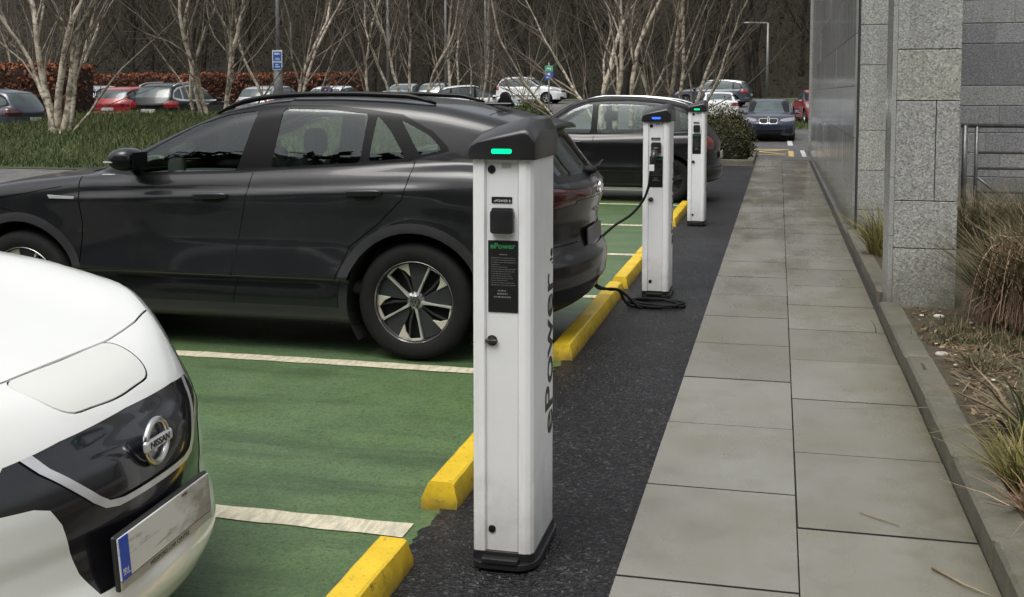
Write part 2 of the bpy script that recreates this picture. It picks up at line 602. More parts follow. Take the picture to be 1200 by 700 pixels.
def wheel(parent, loc, side, r=.37, w=.235, rr=.25, style='spokes', nsp=5, hi=True, rimmat=None):
    """wheel standing in the xz plane; side=+1 when the outer face looks to +y"""
    e = empty('wheel'); e.parent = parent; e.location = loc
    s = side
    n = 48 if hi else 20
    t = MB(); t.sm = True
    h = w / 2
    t.lathe([(rr - .012, -h * .8 * s), (rr + .005, -h * .95 * s), (r - .045, -h * s), (r - .012, -h * .82 * s), (r, -h * .55 * s), (r, h * .55 * s), (r - .012, h * .82 * s), (r - .045, h * s),
             (rr + .03, h * .97 * s), (rr + .006, h * .93 * s), (rr - .012, h * .80 * s)], 'y', n=n, close=False)
    t.build('tyre', M['rubber'], e, smooth=50)
    k = MB()
    ring = rimmat or M['alloy']
    face = h * .72 * s
    k.cur = 1
    k.lathe([(0.001, face - .075 * s), (rr - .005, face - .075 * s)], 'y', n=n, close=False)     # dark well
    k.lathe([(rr - .008, face - .09 * s), (rr - .008, face + .0 * s)], 'y', n=n, close=False)
    k.cur = 0; k.sm = True
    k.lathe([(rr - .012, face - .03 * s), (rr - .010, face + .006 * s), (rr - .002, h * .93 * s), (rr + .003, h * .88 * s)], 'y', n=n, close=False)
    k.lathe([(.0005, face + .0 * s), (.033, face - .001 * s), (.036, face - .02 * s), (.06, face - .03 * s), (.065, face - .08 * s)], 'y', n=20, close=False)
    k.sm = False
    if style == 'spokes':
        for i in range(nsp):
            a = 2 * PI * i / nsp + PI / 2
            for da, ww in ((-.11, .016), (.11, .016)):
                c, sn = math.cos(a + da), math.sin(a + da)
                c0, s0 = math.cos(a + da * .4), math.sin(a + da * .4)
                p = [(c0 * .04 - -s0 * ww, s0 * .04 - c0 * ww), (c * (rr - .012) + sn * ww, s_(sn, rr) - c * ww), (c * (rr - .012) - sn * ww, s_(sn, rr) + c * ww), (c0 * .04 - s0 * ww, s0 * .04 + c0 * ww)]
                k.prism(p, face - .03 * s, face - .004 * s, 'y')
        k.build('rim', [ring, M['dark_plastic']], e)
    else:
        # five-fold aero wheel: thin bright spokes, dark inserts, pale wedges at the rim
        def P(a, q): return (q * rr * math.cos(R(a)), q * rr * math.sin(R(a)))
        k.build('rim', [ring, M['black']], e, smooth=40)
        sg = 1
        for i in range(5):
            A = -30 + 72 * i
            ins = MB(); sp = MB(); wd = MB()
            ins.prism([P(A + 40, .24), P(A + 37, .60), P(A + 36, .93), P(A + 44, .945), P(A + 55, .945), P(A + 68, .93), P(A + 71, .60), P(A + 64, .24)], face - .034 * s, face - .014 * s, 'y')
            sp.prism([P(A - 14, .17), P(A - 2.6, .5), P(A - 1.6, .94), P(A + 2.2, .94), P(A + 2.2, .5), P(A + 12, .17)], face - .03 * s, face + .002 * s, 'y')
            s2 = MB(); s2.prism([P(A + 22, .20), P(A + 24, .55), P(A + 21, .93), P(A + 23.5, .93), P(A + 30, .55), P(A + 34, .20)], face - .04 * s, face - .022 * s, 'y')
            wd.prism([P(A + 38, .62), P(A + 30, .78), P(A + 20, .93), P(A + 2.5, .90), P(A + 2, .955), P(A + 14, .96), P(A + 26, .96), P(A + 38, .96)], face - .024 * s, face - .005 * s, 'y')
            ins.build('rim_insert', M['rim_dark'], e, bevel=.004)
            sp.build('spoke', M['alloy_warm'], e, bevel=.003); s2.build('spoke', M['rim_dark'], e, bevel=.002)
            wd.build('rim_wedge', M['champagne'], e, bevel=.003)
        bd = MB()
        bd.lathe([(.0005, face + .008 * s), (.030, face + .007 * s), (.033, face)], 'y', n=24)
        bd.build('hub_cap', M['dark_plastic'], e)
        emblem_vw(e, (0, face + .0095 * s, 0), (R(90), 0, PI if s > 0 else 0), .028)
    return e
def s_(sn, rr): return sn * (rr - .012)

def emblem_vw(parent, loc, rot, r):
    """round ring with a V over a W"""
    b = MB()
    n = 28
    for i in range(n):
        a0, a1 = 2 * PI * i / n, 2 * PI * (i + 1) / n
        b.prism([(r * math.cos(a0), r * math.sin(a0)), (r * math.cos(a1), r * math.sin(a1)), (.87 * r * math.cos(a1), .87 * r * math.sin(a1)), (.87 * r * math.cos(a0), .87 * r * math.sin(a0))], 0, r * .06)
    def bar(p, q, w=.075):
        p, q = Vector(p) * r, Vector(q) * r
        t = (q - p).normalized(); nn = Vector((-t.y, t.x)) * w * r
        b.prism([tuple(p + nn), tuple(p - nn), tuple(q - nn), tuple(q + nn)], 0, r * .06)
    bar((-.36, .78), (-.02, .10)); bar((.36, .78), (.02, .10))
    bar((-.74, .46), (-.34, -.78)); bar((.74, .46), (.34, -.78))
    bar((-.34, -.74), (-.02, -.08)); bar((.34, -.74), (.02, -.08))
    o = b.build('badge', M['chrome'], parent, fixn=True)
    o.location = loc; o.rotation_euler = rot
    return o

def wheels_and_liners(parent, S, r, w, rr, style, nsp=5, hi=True, rimmat=None, ylim=None):
    W = S['W'] + S['flare'] * .6
    for wx in (0, S['wb']):
        for sd in (1, -1):
            wheel(parent, (wx, sd * (W - w / 2 - .025), S['rw']), sd, r, w, rr, style, nsp, hi, rimmat)
    n = 20
    for wx in (0, S['wb']):
        for sd in (1, -1):
            b = MB()
            ra = S['ra'] + .004
            ys = [W - .025, .50]
            vs = []; fs = []
            for y in ys:
                for i in range(n + 1):
                    a = R(-35) + R(250) * i / n
                    vs.append((wx + ra * math.cos(a), sd * y, S['rw'] + ra * math.sin(a)))
            for i in range(n): fs.append((i, i + 1, n + 2 + i, n + 1 + i))
            fs.append(tuple(range(n + 1, 2 * n + 2)))
            b.add(vs, fs)
            b.build('wheel_arch_liner', M['black'], parent)

def plate(parent, loc, rz, m, w=.52, h=.112, tilt=0.0):
    b = MB(); b.box((0, 0, 0), (w, .012, h), bev=.004)
    o = b.build('number_plate', m, parent)
    o.location = loc; o.rotation_euler = (tilt, 0, rz)
    return o

def mirror(parent, loc, sd, m_cap, m_low, sc=1.0, hi=True):
    b = MB(); b.sm = True
    n, k = (24, 14) if hi else (10, 6)
    b.ellipsoid((0, 0, 0), (.085, .115, .075), n, k, .72)
    for i, v in enumerate(b.v):          # taper towards the front
        x, y, z = v
        f = 1 - max(0, x) * 3.0
        b.v[i] = (x * 1.15, y * (.75 + .25 * f), z * f)
    for i, f in enumerate(b.f):
        z = sum(b.v[q][2] for q in f) / len(f)
        x = sum(b.v[q][0] for q in f) / len(f)
        b.m[i] = 0 if z > -.012 else 1
        if x < -.088 * 1.08: b.m[i] = 1
    b.sm = False; b.cur = 1
    b.tube([(.02, -.10 * sd, -.05), (.03, -.17 * sd, -.09), (.04, -.23 * sd, -.12)], [.030, .026, .034], 8)
    b.box((-.102, 0, -.002), (.006, .17, .10), bev=.002)
    b.cur = 2
    b.box((.055, .01 * sd, -.016), (.085, .20, .009), bev=.003)
    o = b.build('wing_mirror', [m_cap, m_low, M['alloy']], parent)
    o.location = loc; o.scale = (sc, sc, sc)
    return o
# ------------------------------------------------------------------ material library
M = {}
def paint(name, col, metal=.0, rough=.32, coat=1.0, var=.04, dirt=None, spec=.5):
    m = pmat(name, col, rough, metal, var, 3.0, coat, None, dirt=dirt, rvar=.015, spec=spec)
    m.node_tree.nodes['Principled BSDF'].inputs['Coat Roughness'].default_value = .06
    return m
M['charcoal'] = paint('charcoal_paint', (.0085, .009, .0105), .1, .30, .5, dirt=((.03, .029, .027), 5, .3), spec=.32)
M['white_pearl'] = paint('pearl_white_paint', (.73, .74, .71), 0, .30, 1.0, .02)
M['black_paint'] = paint('black_paint', (.0045, .0045, .005), 0, .3, .4, dirt=((.012, .012, .012), 4, .3), spec=.3)
M['navy_paint'] = paint('navy_paint', (.014, .018, .042), .3, .3, 1.0)
M['silver_paint'] = paint('silver_paint', (.42, .43, .44), .6, .35, .8)
M['grey_paint'] = paint('grey_paint', (.16, .16, .165), .5, .35, .8)
M['bluegrey_paint'] = paint('bluegrey_paint', (.045, .055, .075), .4, .35, .9)
M['white_paint'] = paint('white_car_paint', (.66, .67, .67), 0, .35, .9)
M['red_paint'] = paint('red_car_paint', (.30, .018, .022), .1, .35, .9)
M['dark_plastic'] = pmat('dark_plastic', (.018, .018, .019), .5, 0, .15, 20, bs=300, bst=.15, bd=.001)
M['cladding'] = pmat('grey_cladding', (.022, .022, .024), .42, 0, .1, 12)
M['black'] = pmat('matt_black', (.006, .006, .006), .8, 0, .1, 8)
M['gloss_black'] = pmat('gloss_black', (.005, .005, .006), .30, 0, .1, 8, spec=.22)
M['rubber'] = pmat('tyre_rubber', (.0085, .0085, .0085), .75, 0, .25, 18, spec=.25, bs=60, bst=.25, bd=.003)
M['alloy'] = pmat('alloy_metal', (.46, .46, .47), .32, .9, .1, 10)
M['alloy_warm'] = pmat('alloy_satin', (.55, .54, .51), .36, .6, .1, 10)
M['champagne'] = pmat('champagne_alloy', (.60, .57, .47), .40, .4, .08, 10)
M['rim_dark'] = pmat('rim_insert_grey', (.035, .036, .038), .42, .3, .1, 14)
M['chrome'] = pmat('chrome_trim', (.60, .60, .61), .2, 1.0, .05, 10)
M['chrome_soft'] = pmat('satin_chrome_trim', (.68, .68, .68), .32, .6, .10, 20)
M['glass'] = glassmat('tinted_glass', (.78, .88, .84))
M['glass_dark'] = pmat('dark_window_glass', (.010, .014, .014), .05, 0, .2, 3, spec=.6)
M['glass_far'] = pmat('far_window_glass', (.055, .075, .075), .08, 0, .3, 3, spec=.7)
M['lamp_clear'] = pmat('headlamp_lens', (.50, .51, .52), .14, .1, .3, 25, coat=1.0)
M['lamp_dark'] = pmat('smoked_headlamp', (.05, .052, .056), .08, .2, .5, 16, coat=1.0)
M['lamp_red'] = pmat('tail_lamp_red', (.22, .012, .014), .12, 0, .3, 22, coat=1.0)
M['lamp_red_dark'] = pmat('smoked_red_lamp', (.055, .008, .009), .15, 0, .4, 14, coat=1.0)
M['seat'] = pmat('seat_fabric', (.060, .062, .064), .8, 0, .2, 12)
M['interior_pale'] = pmat('pale_interior_trim', (.34, .34, .31), .6, 0, .1, 10)
M['plate_white'] = pmat('plate_white', (.52, .52, .50), .4, 0, .1, 6)
M['plate_grey'] = pmat('plate_dirty', (.10, .10, .10), .45, 0, .3, 9)
M['eu_blue'] = pmat('plate_blue', (.012, .06, .42), .4, 0, .1, 9)
M['ink'] = pmat('black_print', (.012, .012, .012), .5, 0, .1, 9)
M['white_print'] = pmat('white_print', (.62, .62, .60), .5, 0, .05, 9)
M['grey_print'] = pmat('grey_print', (.16, .165, .16), .5, 0, .2, 300)
M['green_print'] = pmat('green_print', (.03, .26, .09), .5, 0, .05, 9)
M['blue_sign'] = pmat('blue_sign', (.02, .11, .42), .45, 0, .1, 9)
M['green_sign'] = pmat('green_sign', (.10, .38, .22), .45, 0, .1, 9)
M['post_white'] = pmat('post_white', (.80, .81, .81), .38, 0, .035, 5, coat=.15, dirt=((.42, .41, .37), 7, .18))
def _grime(m):
    nt = m.node_tree; b = nt.nodes['Principled BSDF']; src = b.inputs['Base Color'].links[0].from_socket
    v = coords(nt, 'Object'); sx = nt.nodes.new('ShaderNodeSeparateXYZ'); nt.links.new(v, sx.inputs[0])
    g = nt.nodes.new('ShaderNodeMath'); g.operation = 'MULTIPLY_ADD'
    nt.links.new(noise(nt, v, 9, 6, .7), g.inputs[0]); g.inputs[1].default_value = .55; nt.links.new(sx.outputs[2], g.inputs[2])
    c = mix(nt, mrange(nt, g.outputs[0], .26, .62, .62, 0), src, (.36, .34, .30))
    st = noise(nt, coords(nt, 'Object', (30, 30, 1.1)), 1.0, 4, .6)
    c = mix(nt, mrange(nt, st, .58, .74, 0, .16), c, (.40, .39, .36))
    nt.links.new(c, b.inputs['Base Color'])
_grime(M['post_white'])
M['post_panel'] = pmat('post_front_panel', (.72, .73, .735), .42, 0, .03, 5)
_grime(M['post_panel'])
M['post_black'] = pmat('post_black', (.014, .014, .015), .36, 0, .2, 14, coat=.2)
M['label_black'] = pmat('label_black', (.010, .010, .011), .3, 0, .1, 14)
M['led_green'] = emat('led_green', (.0, .85, .30), 1.15)
M['led_blue'] = emat('led_blue', (.03, .12, 1.0), 1.7)
M['pole_grey'] = pmat('galvanised_pole', (.20, .205, .20), .5, .6, .2, 12)
M['tag_white'] = pmat('white_tag', (.75, .75, .74), .5, 0, .03, 9)

def ground_asphalt(name, base, wet, scale=1.0, spk=.5, sp_=.5):
    m, b = newmat(name); nt = m.node_tree
    v = coords(nt, 'World')
    big = noise(nt, v, .35, 5, .6); mid = noise(nt, v, 2.2, 6, .65); fine = noise(nt, v, 190 * scale, 3, .7)
    r = ramp(nt, [(.25, tuple(c * .55 for c in base)), (.75, tuple(c * 1.45 for c in base))])
    nt.links.new(mid, r.inputs[0])
    vo = nt.nodes.new('ShaderNodeTexVoronoi'); vo.inputs['Scale'].default_value = 125 * scale
    nt.links.new(v, vo.inputs['Vector'])
    cc = nt.nodes.new('ShaderNodeSeparateColor'); nt.links.new(vo.outputs['Color'], cc.inputs[0])
    sp = ramp(nt, [(.0, 1 - .6 * spk), (.5, 1.0), (.86, 1.0 + spk), (.95, 1 + 2.2 * spk), (1.0, 1 + 4.5 * spk)])
    nt.links.new(cc.outputs[0], sp.inputs[0])
    c = mix(nt, 1.0, r.outputs[0], sp.outputs[0], 'MULTIPLY')
    nt.links.new(c, b.inputs['Base Color'])
    nt.links.new(mrange(nt, big, .35, .65, wet[0], wet[1]), b.inputs['Roughness'])
    n1 = bump(nt, vo.outputs['Distance'], .8, .010)
    nt.links.new(bump(nt, mid, .2, .01, n1), b.inputs['Normal'])
    b.inputs['Specular IOR Level'].default_value = sp_
    return m
M['asphalt'] = ground_asphalt('wet_asphalt', (.085, .083, .080), (.22, .45), .8, .3)
M['asphalt_far'] = ground_asphalt('car_park_asphalt', (.10, .097, .09), (.35, .6), .6, .2)
M['tarmac'] = ground_asphalt('open_textured_tarmac', (.0085, .0085, .0092), (.38, .62), .62, 1.15, .32)

def m_green():
    m, b = newmat('green_bay_surface'); nt = m.node_tree
    v = coords(nt, 'World')
    big = noise(nt, v, .55, 5, .6); mid = noise(nt, v, 3.5, 6, .65); fine = noise(nt, v, 75, 4, .75)
    stre = noise(nt, coords(nt, 'World', (2.0, 26, 1)), 1.0, 4)
    r = ramp(nt, [(.2, (.056, .098, .031)), (.5, (.090, .150, .046)), (.8, (.130, .195, .074))])
    nt.links.new(mid, r.inputs[0])
    c = mix(nt, mrange(nt, big, .35, .7, 0, .55), r.outputs[0], (.095, .150, .100))
    c = mix(nt, mrange(nt, fine, .47, .64, 0, .75), c, (.024, .048, .018))
    c = mix(nt, mrange(nt, noise(nt, coords(nt, 'World', (.5, 2.2, 1)), 1.3, 5, .6), .50, .66, 0, .6), c, (.034, .056, .026))
    c = mix(nt, mrange(nt, noise(nt, v, 7, 5, .7), .66, .74, 0, .6), c, (.026, .032, .022))
    c = mix(nt, mrange(nt, noise(nt, v, 48, 4, .75), .56, .70, 0, .6), c, (.130, .20, .10))
    c = mix(nt, mrange(nt, noise(nt, v, 17, 4, .7), .62, .72, 0, .5), c, (.035, .045, .03))
    c = mix(nt, mrange(nt, stre, .5, .75, 0, .25), c, (.12, .19, .11))
    nt.links.new(c, b.inputs['Base Color'])
    nt.links.new(mrange(nt, big, .3, .7, .30, .55), b.inputs['Roughness'])
    b.inputs['Specular IOR Level'].default_value = .4
    n1 = bump(nt, fine, .5, .006)
    nt.links.new(bump(nt, noise(nt, v, 48, 4, .75), .5, .008, n1), b.inputs['Normal'])
    return m
M['green'] = m_green()

def m_line():
    m, b = newmat('worn_cream_line'); nt = m.node_tree
    v = coords(nt, 'World')
    n = noise(nt, coords(nt, 'World', (38, 7, 1), (0, 0, .5)), 1.0, 4, .6)
    f = noise(nt, v, 120, 3, .7)
    c = mix(nt, mrange(nt, n, .42, .62, 0, .9), (.62, .57, .42), (.40, .37, .28))
    c = mix(nt, mrange(nt, f, .5, .7, 0, .5), c, (.20, .19, .13))
    nt.links.new(c, b.inputs['Base Color']); b.inputs['Roughness'].default_value = .55
    nt.links.new(bump(nt, f, .4, .004), b.inputs['Normal'])
    return m
M['line'] = m_line()
M['yellow_line'] = pmat('yellow_road_paint', (.50, .36, .13), .55, 0, .2, 8, space='World', dirt=((.2, .17, .1), 9, .6))
M['white_line'] = pmat('white_road_paint', (.5, .5, .48), .55, 0, .2, 8, space='World', dirt=((.16, .16, .15), 9, .7))

def m_yellow():
    m, b = newmat('yellow_block_paint'); nt = m.node_tree
    v = coords(nt, 'World')
    a = noise(nt, v, 5, 5, .6); s = noise(nt, v, 28, 5, .7)
    r = ramp(nt, [(.3, (.60, .40, .014)), (.7, (.74, .51, .026))]); nt.links.new(a, r.inputs[0])
    c = mix(nt, mrange(nt, s, .62, .68, 0, .85), r.outputs[0], (.12, .09, .04))
    c = mix(nt, mrange(nt, noise(nt, v, 60, 4, .7), .60, .68, 0, .7), c, (.26, .17, .03))
    # grime towards the foot of the block
    sx = nt.nodes.new('ShaderNodeSeparateXYZ'); nt.links.new(v, sx.inputs[0])
    g = nt.nodes.new('ShaderNodeMath'); g.operation = 'MULTIPLY_ADD'
    nt.links.new(noise(nt, v, 14, 4), g.inputs[0]); g.inputs[1].default_value = -.12; nt.links.new(sx.outputs[2], g.inputs[2])
    c = mix(nt, mrange(nt, g.outputs[0], -.055, .03, .8, 0), c, (.11, .075, .02))
    nt.links.new(c, b.inputs['Base Color']); b.inputs['Roughness'].default_value = .42
    nt.links.new(bump(nt, s, .35, .006), b.inputs['Normal'])
    return m
M['yellow'] = m_yellow()

def m_slab():
    m, b = newmat('wet_concrete_slab'); nt = m.node_tree
    v = coords(nt, 'World')
    at = nt.nodes.new('ShaderNodeAttribute'); at.attribute_name = 'tint'
    big = noise(nt, v, .9, 5, .6); mid = noise(nt, v, 4.5, 6, .65); fine = noise(nt, v, 220, 2, .6)
    r = ramp(nt, [(.0, (.156, .152, .128)), (.5, (.180, .176, .150)), (1, (.204, .200, .172))])
    nt.links.new(at.outputs['Fac'], r.inputs[0])
    c = mix(nt, mrange(nt, big, .4, .68, 0, .65), r.outputs[0], (.125, .112, .072))
    c = mix(nt, mrange(nt, mid, .5, .72, 0, .35), c, (.095, .088, .068))
    c = mix(nt, mrange(nt, fine, .55, .75, 0, .22), c, (.32, .31, .27))
    # algae and dirt near the kerb
    sx = nt.nodes.new('ShaderNodeSeparateXYZ'); nt.links.new(v, sx.inputs[0])
    g = nt.nodes.new('ShaderNodeMath'); g.operation = 'MULTIPLY_ADD'
    nt.links.new(mid, g.inputs[0]); g.inputs[1].default_value = .5; nt.links.new(sx.outputs[0], g.inputs[2])
    c = mix(nt, mrange(nt, g.outputs[0], .66, 1.04, 0, .6), c, (.085, .075, .040))
    sp = noise(nt, v, 55, 3, .8)
    c = mix(nt, mrange(nt, sp, .70, .76, 0, .7), c, (.06, .055, .04))
    nt.links.new(c, b.inputs['Base Color'])
    wetn = noise(nt, coords(nt, 'World', (1.6, .55, 1)), 1.3, 5, .6)
    # puddled film further up the path
    far = mrange(nt, sx.outputs[1], 9, 22, 0.0, .16)
    ad = nt.nodes.new('ShaderNodeMath'); ad.operation = 'ADD'; nt.links.new(wetn, ad.inputs[0]); nt.links.new(far, ad.inputs[1])
    nt.links.new(mrange(nt, ad.outputs[0], .36, .70, .42, .15), b.inputs['Roughness'])
    n1 = bump(nt, fine, .12, .002)
    nt.links.new(bump(nt, mid, .12, .006, n1), b.inputs['Normal'])
    return m
M['slab'] = m_slab()

def m_concrete(name, base, moss=.5):
    m, b = newmat(name); nt = m.node_tree
    v = coords(nt, 'World')
    a = noise(nt, v, 3, 6, .65); f = noise(nt, v, 45, 5, .75); w = noise(nt, v, 9, 5, .65)
    r = ramp(nt, [(.25, tuple(c * .6 for c in base)), (.75, tuple(c * 1.3 for c in base))]); nt.links.new(a, r.inputs[0])
    c = mix(nt, mrange(nt, f, .5, .75, 0, .6), r.outputs[0], tuple(c * .4 for c in base))
    c = mix(nt, mrange(nt, w, .52, .7, 0, moss), c, (.065, .068, .028))
    c = mix(nt, mrange(nt, noise(nt, v, 30, 5, .7), .66, .70, 0, .7), c, (.34, .33, .29))
    nt.links.new(c, b.inputs['Base Color']); b.inputs['Roughness'].default_value = .62
    nt.links.new(bump(nt, f, .6, .010), b.inputs['Normal'])
    return m
M['kerb'] = m_concrete('mossy_concrete', (.115, .107, .080), .75)

def m_granite(name, base, rough, polish=False):
    m, b = newmat(name); nt = m.node_tree
    v = coords(nt, 'World')
    vo = nt.nodes.new('ShaderNodeTexVoronoi'); vo.inputs['Scale'].default_value = 95 if not polish else 120
    nt.links.new(v, vo.inputs['Vector'])
    sep = nt.nodes.new('ShaderNodeSeparateColor'); nt.links.new(vo.outputs['Color'], sep.inputs[0])
    k = .55 if not polish else .25
    r = ramp(nt, [(.0, tuple(c * (1 - k) for c in base)), (.35, tuple(c * (1 - k * .3) for c in base)), (.75, base), (1, tuple(min(1, c * (1 + k * .75)) for c in base))])
    nt.links.new(sep.outputs[0], r.inputs[0])
    at = nt.nodes.new('ShaderNodeAttribute'); at.attribute_name = 'tint'
    tr = ramp(nt, [(0, (.62, .63, .65)), (.5, (1, 1, 1)), (.9, (1.1, 1.1, 1.05)), (1.0, (1.06, 1.03, .86))]); nt.links.new(at.outputs['Fac'], tr.inputs[0])
    c = mix(nt, 1.0, r.outputs[0], tr.outputs[0], 'MULTIPLY')
    st = noise(nt, coords(nt, 'World', (5, 5, .5)), 1.0, 5, .6)
    c = mix(nt, mrange(nt, st, .5, .75, 0, .45), c, tuple(x * .5 for x in base))
    sx = nt.nodes.new('ShaderNodeSeparateXYZ'); nt.links.new(v, sx.inputs[0])
    g = nt.nodes.new('ShaderNodeMath'); g.operation = 'MULTIPLY_ADD'
    nt.links.new(noise(nt, v, 4, 5, .6), g.inputs[0]); g.inputs[1].default_value = -.7; nt.links.new(sx.outputs[2], g.inputs[2])
    c = mix(nt, mrange(nt, g.outputs[0], -.30, .12, .7, 0), c, (.10, .10, .06))
    nt.links.new(c, b.inputs['Base Color'])
    if polish:
        nt.links.new(mrange(nt, st, .35, .7, rough, rough * 2.6), b.inputs['Roughness'])
        b.inputs['Specular IOR Level'].default_value = .75
    else:
        b.inputs['Roughness'].default_value = rough
        nt.links.new(bump(nt, sep.outputs[0], .25, .002), b.inputs['Normal'])
    return m
M['granite'] = m_granite('flamed_granite', (.31, .315, .30), .75)
M['granite_dark'] = m_granite('weathered_grey_stone', (.25, .255, .26), .7)
M['granite_pol'] = m_granite('polished_granite', (.33, .335, .33), .10, True)
M['joint'] = pmat('dark_joint', (.022, .021, .018), .9, 0, .2, 10)

def m_soil():
    m, b = newmat('mulch_soil'); nt = m.node_tree
    v = coords(nt, 'World')
    a = noise(nt, v, 2.2, 6, .65); f = noise(nt, v, 30, 6, .75); mo = noise(nt, v, 1.4, 5, .6)
    r = ramp(nt, [(.3, (.030, .022, .013)), (.55, (.085, .062, .036)), (.75, (.15, .115, .072))]); nt.links.new(f, r.inputs[0])
    c = mix(nt, mrange(nt, mo, .46, .66, 0, .75), r.outputs[0], (.062, .066, .024))
    c = mix(nt, mrange(nt, a, .5, .7, 0, .4), c, (.13, .10, .062))
    nt.links.new(c, b.inputs['Base Color']); b.inputs['Roughness'].default_value = .85
    nt.links.new(bump(nt, f, 1.0, .03), b.inputs['Normal'])
    return m
M['soil'] = m_soil()
M['paving_far'] = pmat('buff_paving', (.17, .145, .115), .5, 0, .2, 1.5, space='World', bs=60, bst=.3)
M['straw'] = pmat('dry_litter', (.26, .20, .12), .8, 0, .35, 6, space='World')
M['pebble'] = pmat('pale_pebble', (.50, .47, .42), .7, 0, .3, 8, space='World')
M['leaf_litter'] = tintmat('brown_litter', [(0, (.05, .03, .018)), (.5, (.15, .10, .055)), (1, (.30, .23, .14))], .8)
M['hedge'] = tintmat('copper_beech_leaves', [(0, (.040, .017, .010)), (.45, (.14, .048, .024)), (.8, (.25, .090, .042)), (1, (.34, .155, .075))], .75)
M['hedge_core'] = pmat('hedge_core', (.026, .013, .009), .9, 0, .4, 3)
M['grass'] = tintmat('rough_grass', [(0, (.018, .026, .010)), (.45, (.052, .074, .024)), (.78, (.095, .115, .045)), (1, (.20, .175, .09))], .8, .2)
M['grass_base'] = pmat('turf_base', (.040, .060, .018), .9, 0, .4, .6, space='World', bs=20, bst=.6, bd=.03, dirt=((.07, .06, .03), .9, .5))
M['sedge'] = tintmat('sedge_blades', [(0, (.020, .024, .010)), (.40, (.052, .062, .024)), (.62, (.10, .098, .044)), (.78, (.18, .125, .072)), (1, (.34, .25, .16))], .55, .4)
M['sedge_dry'] = tintmat('dry_sedge_blades', [(0, (.07, .045, .028)), (.5, (.23, .145, .09)), (1, (.44, .32, .22))], .75)
M['olive'] = tintmat('yellow_green_blades', [(0, (.05, .055, .014)), (.5, (.14, .13, .035)), (1, (.30, .25, .08))], .6)
M['shrub'] = tintmat('shrub_leaves', [(0, (.016, .018, .008)), (.5, (.048, .052, .020)), (.85, (.085, .080, .034)), (1, (.15, .10, .05))], .75)
M['shrub_core'] = pmat('shrub_core', (.020, .019, .010), .9, 0, .4, 3)
M['wood_twig'] = tintmat('bare_twigs', [(0, (.022, .019, .015)), (.5, (.042, .036, .029)), (1, (.080, .069, .054))], .9, .1)
M['wood_leaf'] = tintmat('wood_foliage', [(0, (.024, .034, .016)), (.25, (.030, .034, .019)), (.45, (.036, .031, .022)), (.7, (.050, .040, .028)), (.88, (.066, .044, .028)), (1, (.082, .046, .026))], .9, .1)
M['hill'] = pmat('shaded_woodland_floor', (.026, .0235, .0185), 1.0, 0, .45, .10, space='World', bs=.6, bst=.8, bd=.5, spec=.1)  # dark slope behind the trees; the wood's dim interior is painted into its colour
M['sky_block'] = tintmat('sky_block_leaves', [(0, (.008, .010, .006)), (1, (.035, .042, .022))], .9, .1)  # leaves of the added, unseen belt that blocks sky behind the viewpoint
M['mortar'] = pmat('pale_mortar', (.26, .26, .25), .9, 0, .2, 10)
M['dark_bark'] = pmat('dark_bark', (.026, .023, .019), .9, 0, .4, 2.5, bs=9, bst=.6, bd=.03, spec=.1)

def m_birch():
    m, b = newmat('birch_bark'); nt = m.node_tree
    v = coords(nt, 'World')
    band = noise(nt, coords(nt, 'World', (4, 4, 5.5)), 1.0, 6, .75, .8)
    big = noise(nt, v, 1.1, 4)
    r = ramp(nt, [(.34, (.030, .025, .020)), (.44, (.17, .14, .105)), (.54, (.50, .445, .35)), (.8, (.64, .58, .48))])
    nt.links.new(band, r.inputs[0])
    c = mix(nt, mrange(nt, big, .45, .7, 0, .5), r.outputs[0], (.24, .20, .14))
    # the higher, thinner wood is browner
    a = nt.nodes.new('ShaderNodeAttribute'); a.attribute_name = 'tint'
    c = mix(nt, mrange(nt, a.outputs['Fac'], 0, 1, .92, 0), c, (.085, .066, .048))
    nt.links.new(c, b.inputs['Base Color']); b.inputs['Roughness'].default_value = .75
    nt.links.new(bump(nt, band, .5, .02), b.inputs['Normal'])
    return m
M['birch'] = m_birch()
M['jacket'] = pmat('navy_jacket', (.012, .020, .075), .7, 0, .2, 8)
M['trousers'] = pmat('dark_trousers', (.02, .02, .024), .8, 0, .2, 8)
M['skin'] = pmat('skin', (.36, .21, .15), .55, 0, .1, 6)
M['hair'] = pmat('dark_hair', (.018, .012, .010), .6, 0, .3, 30)
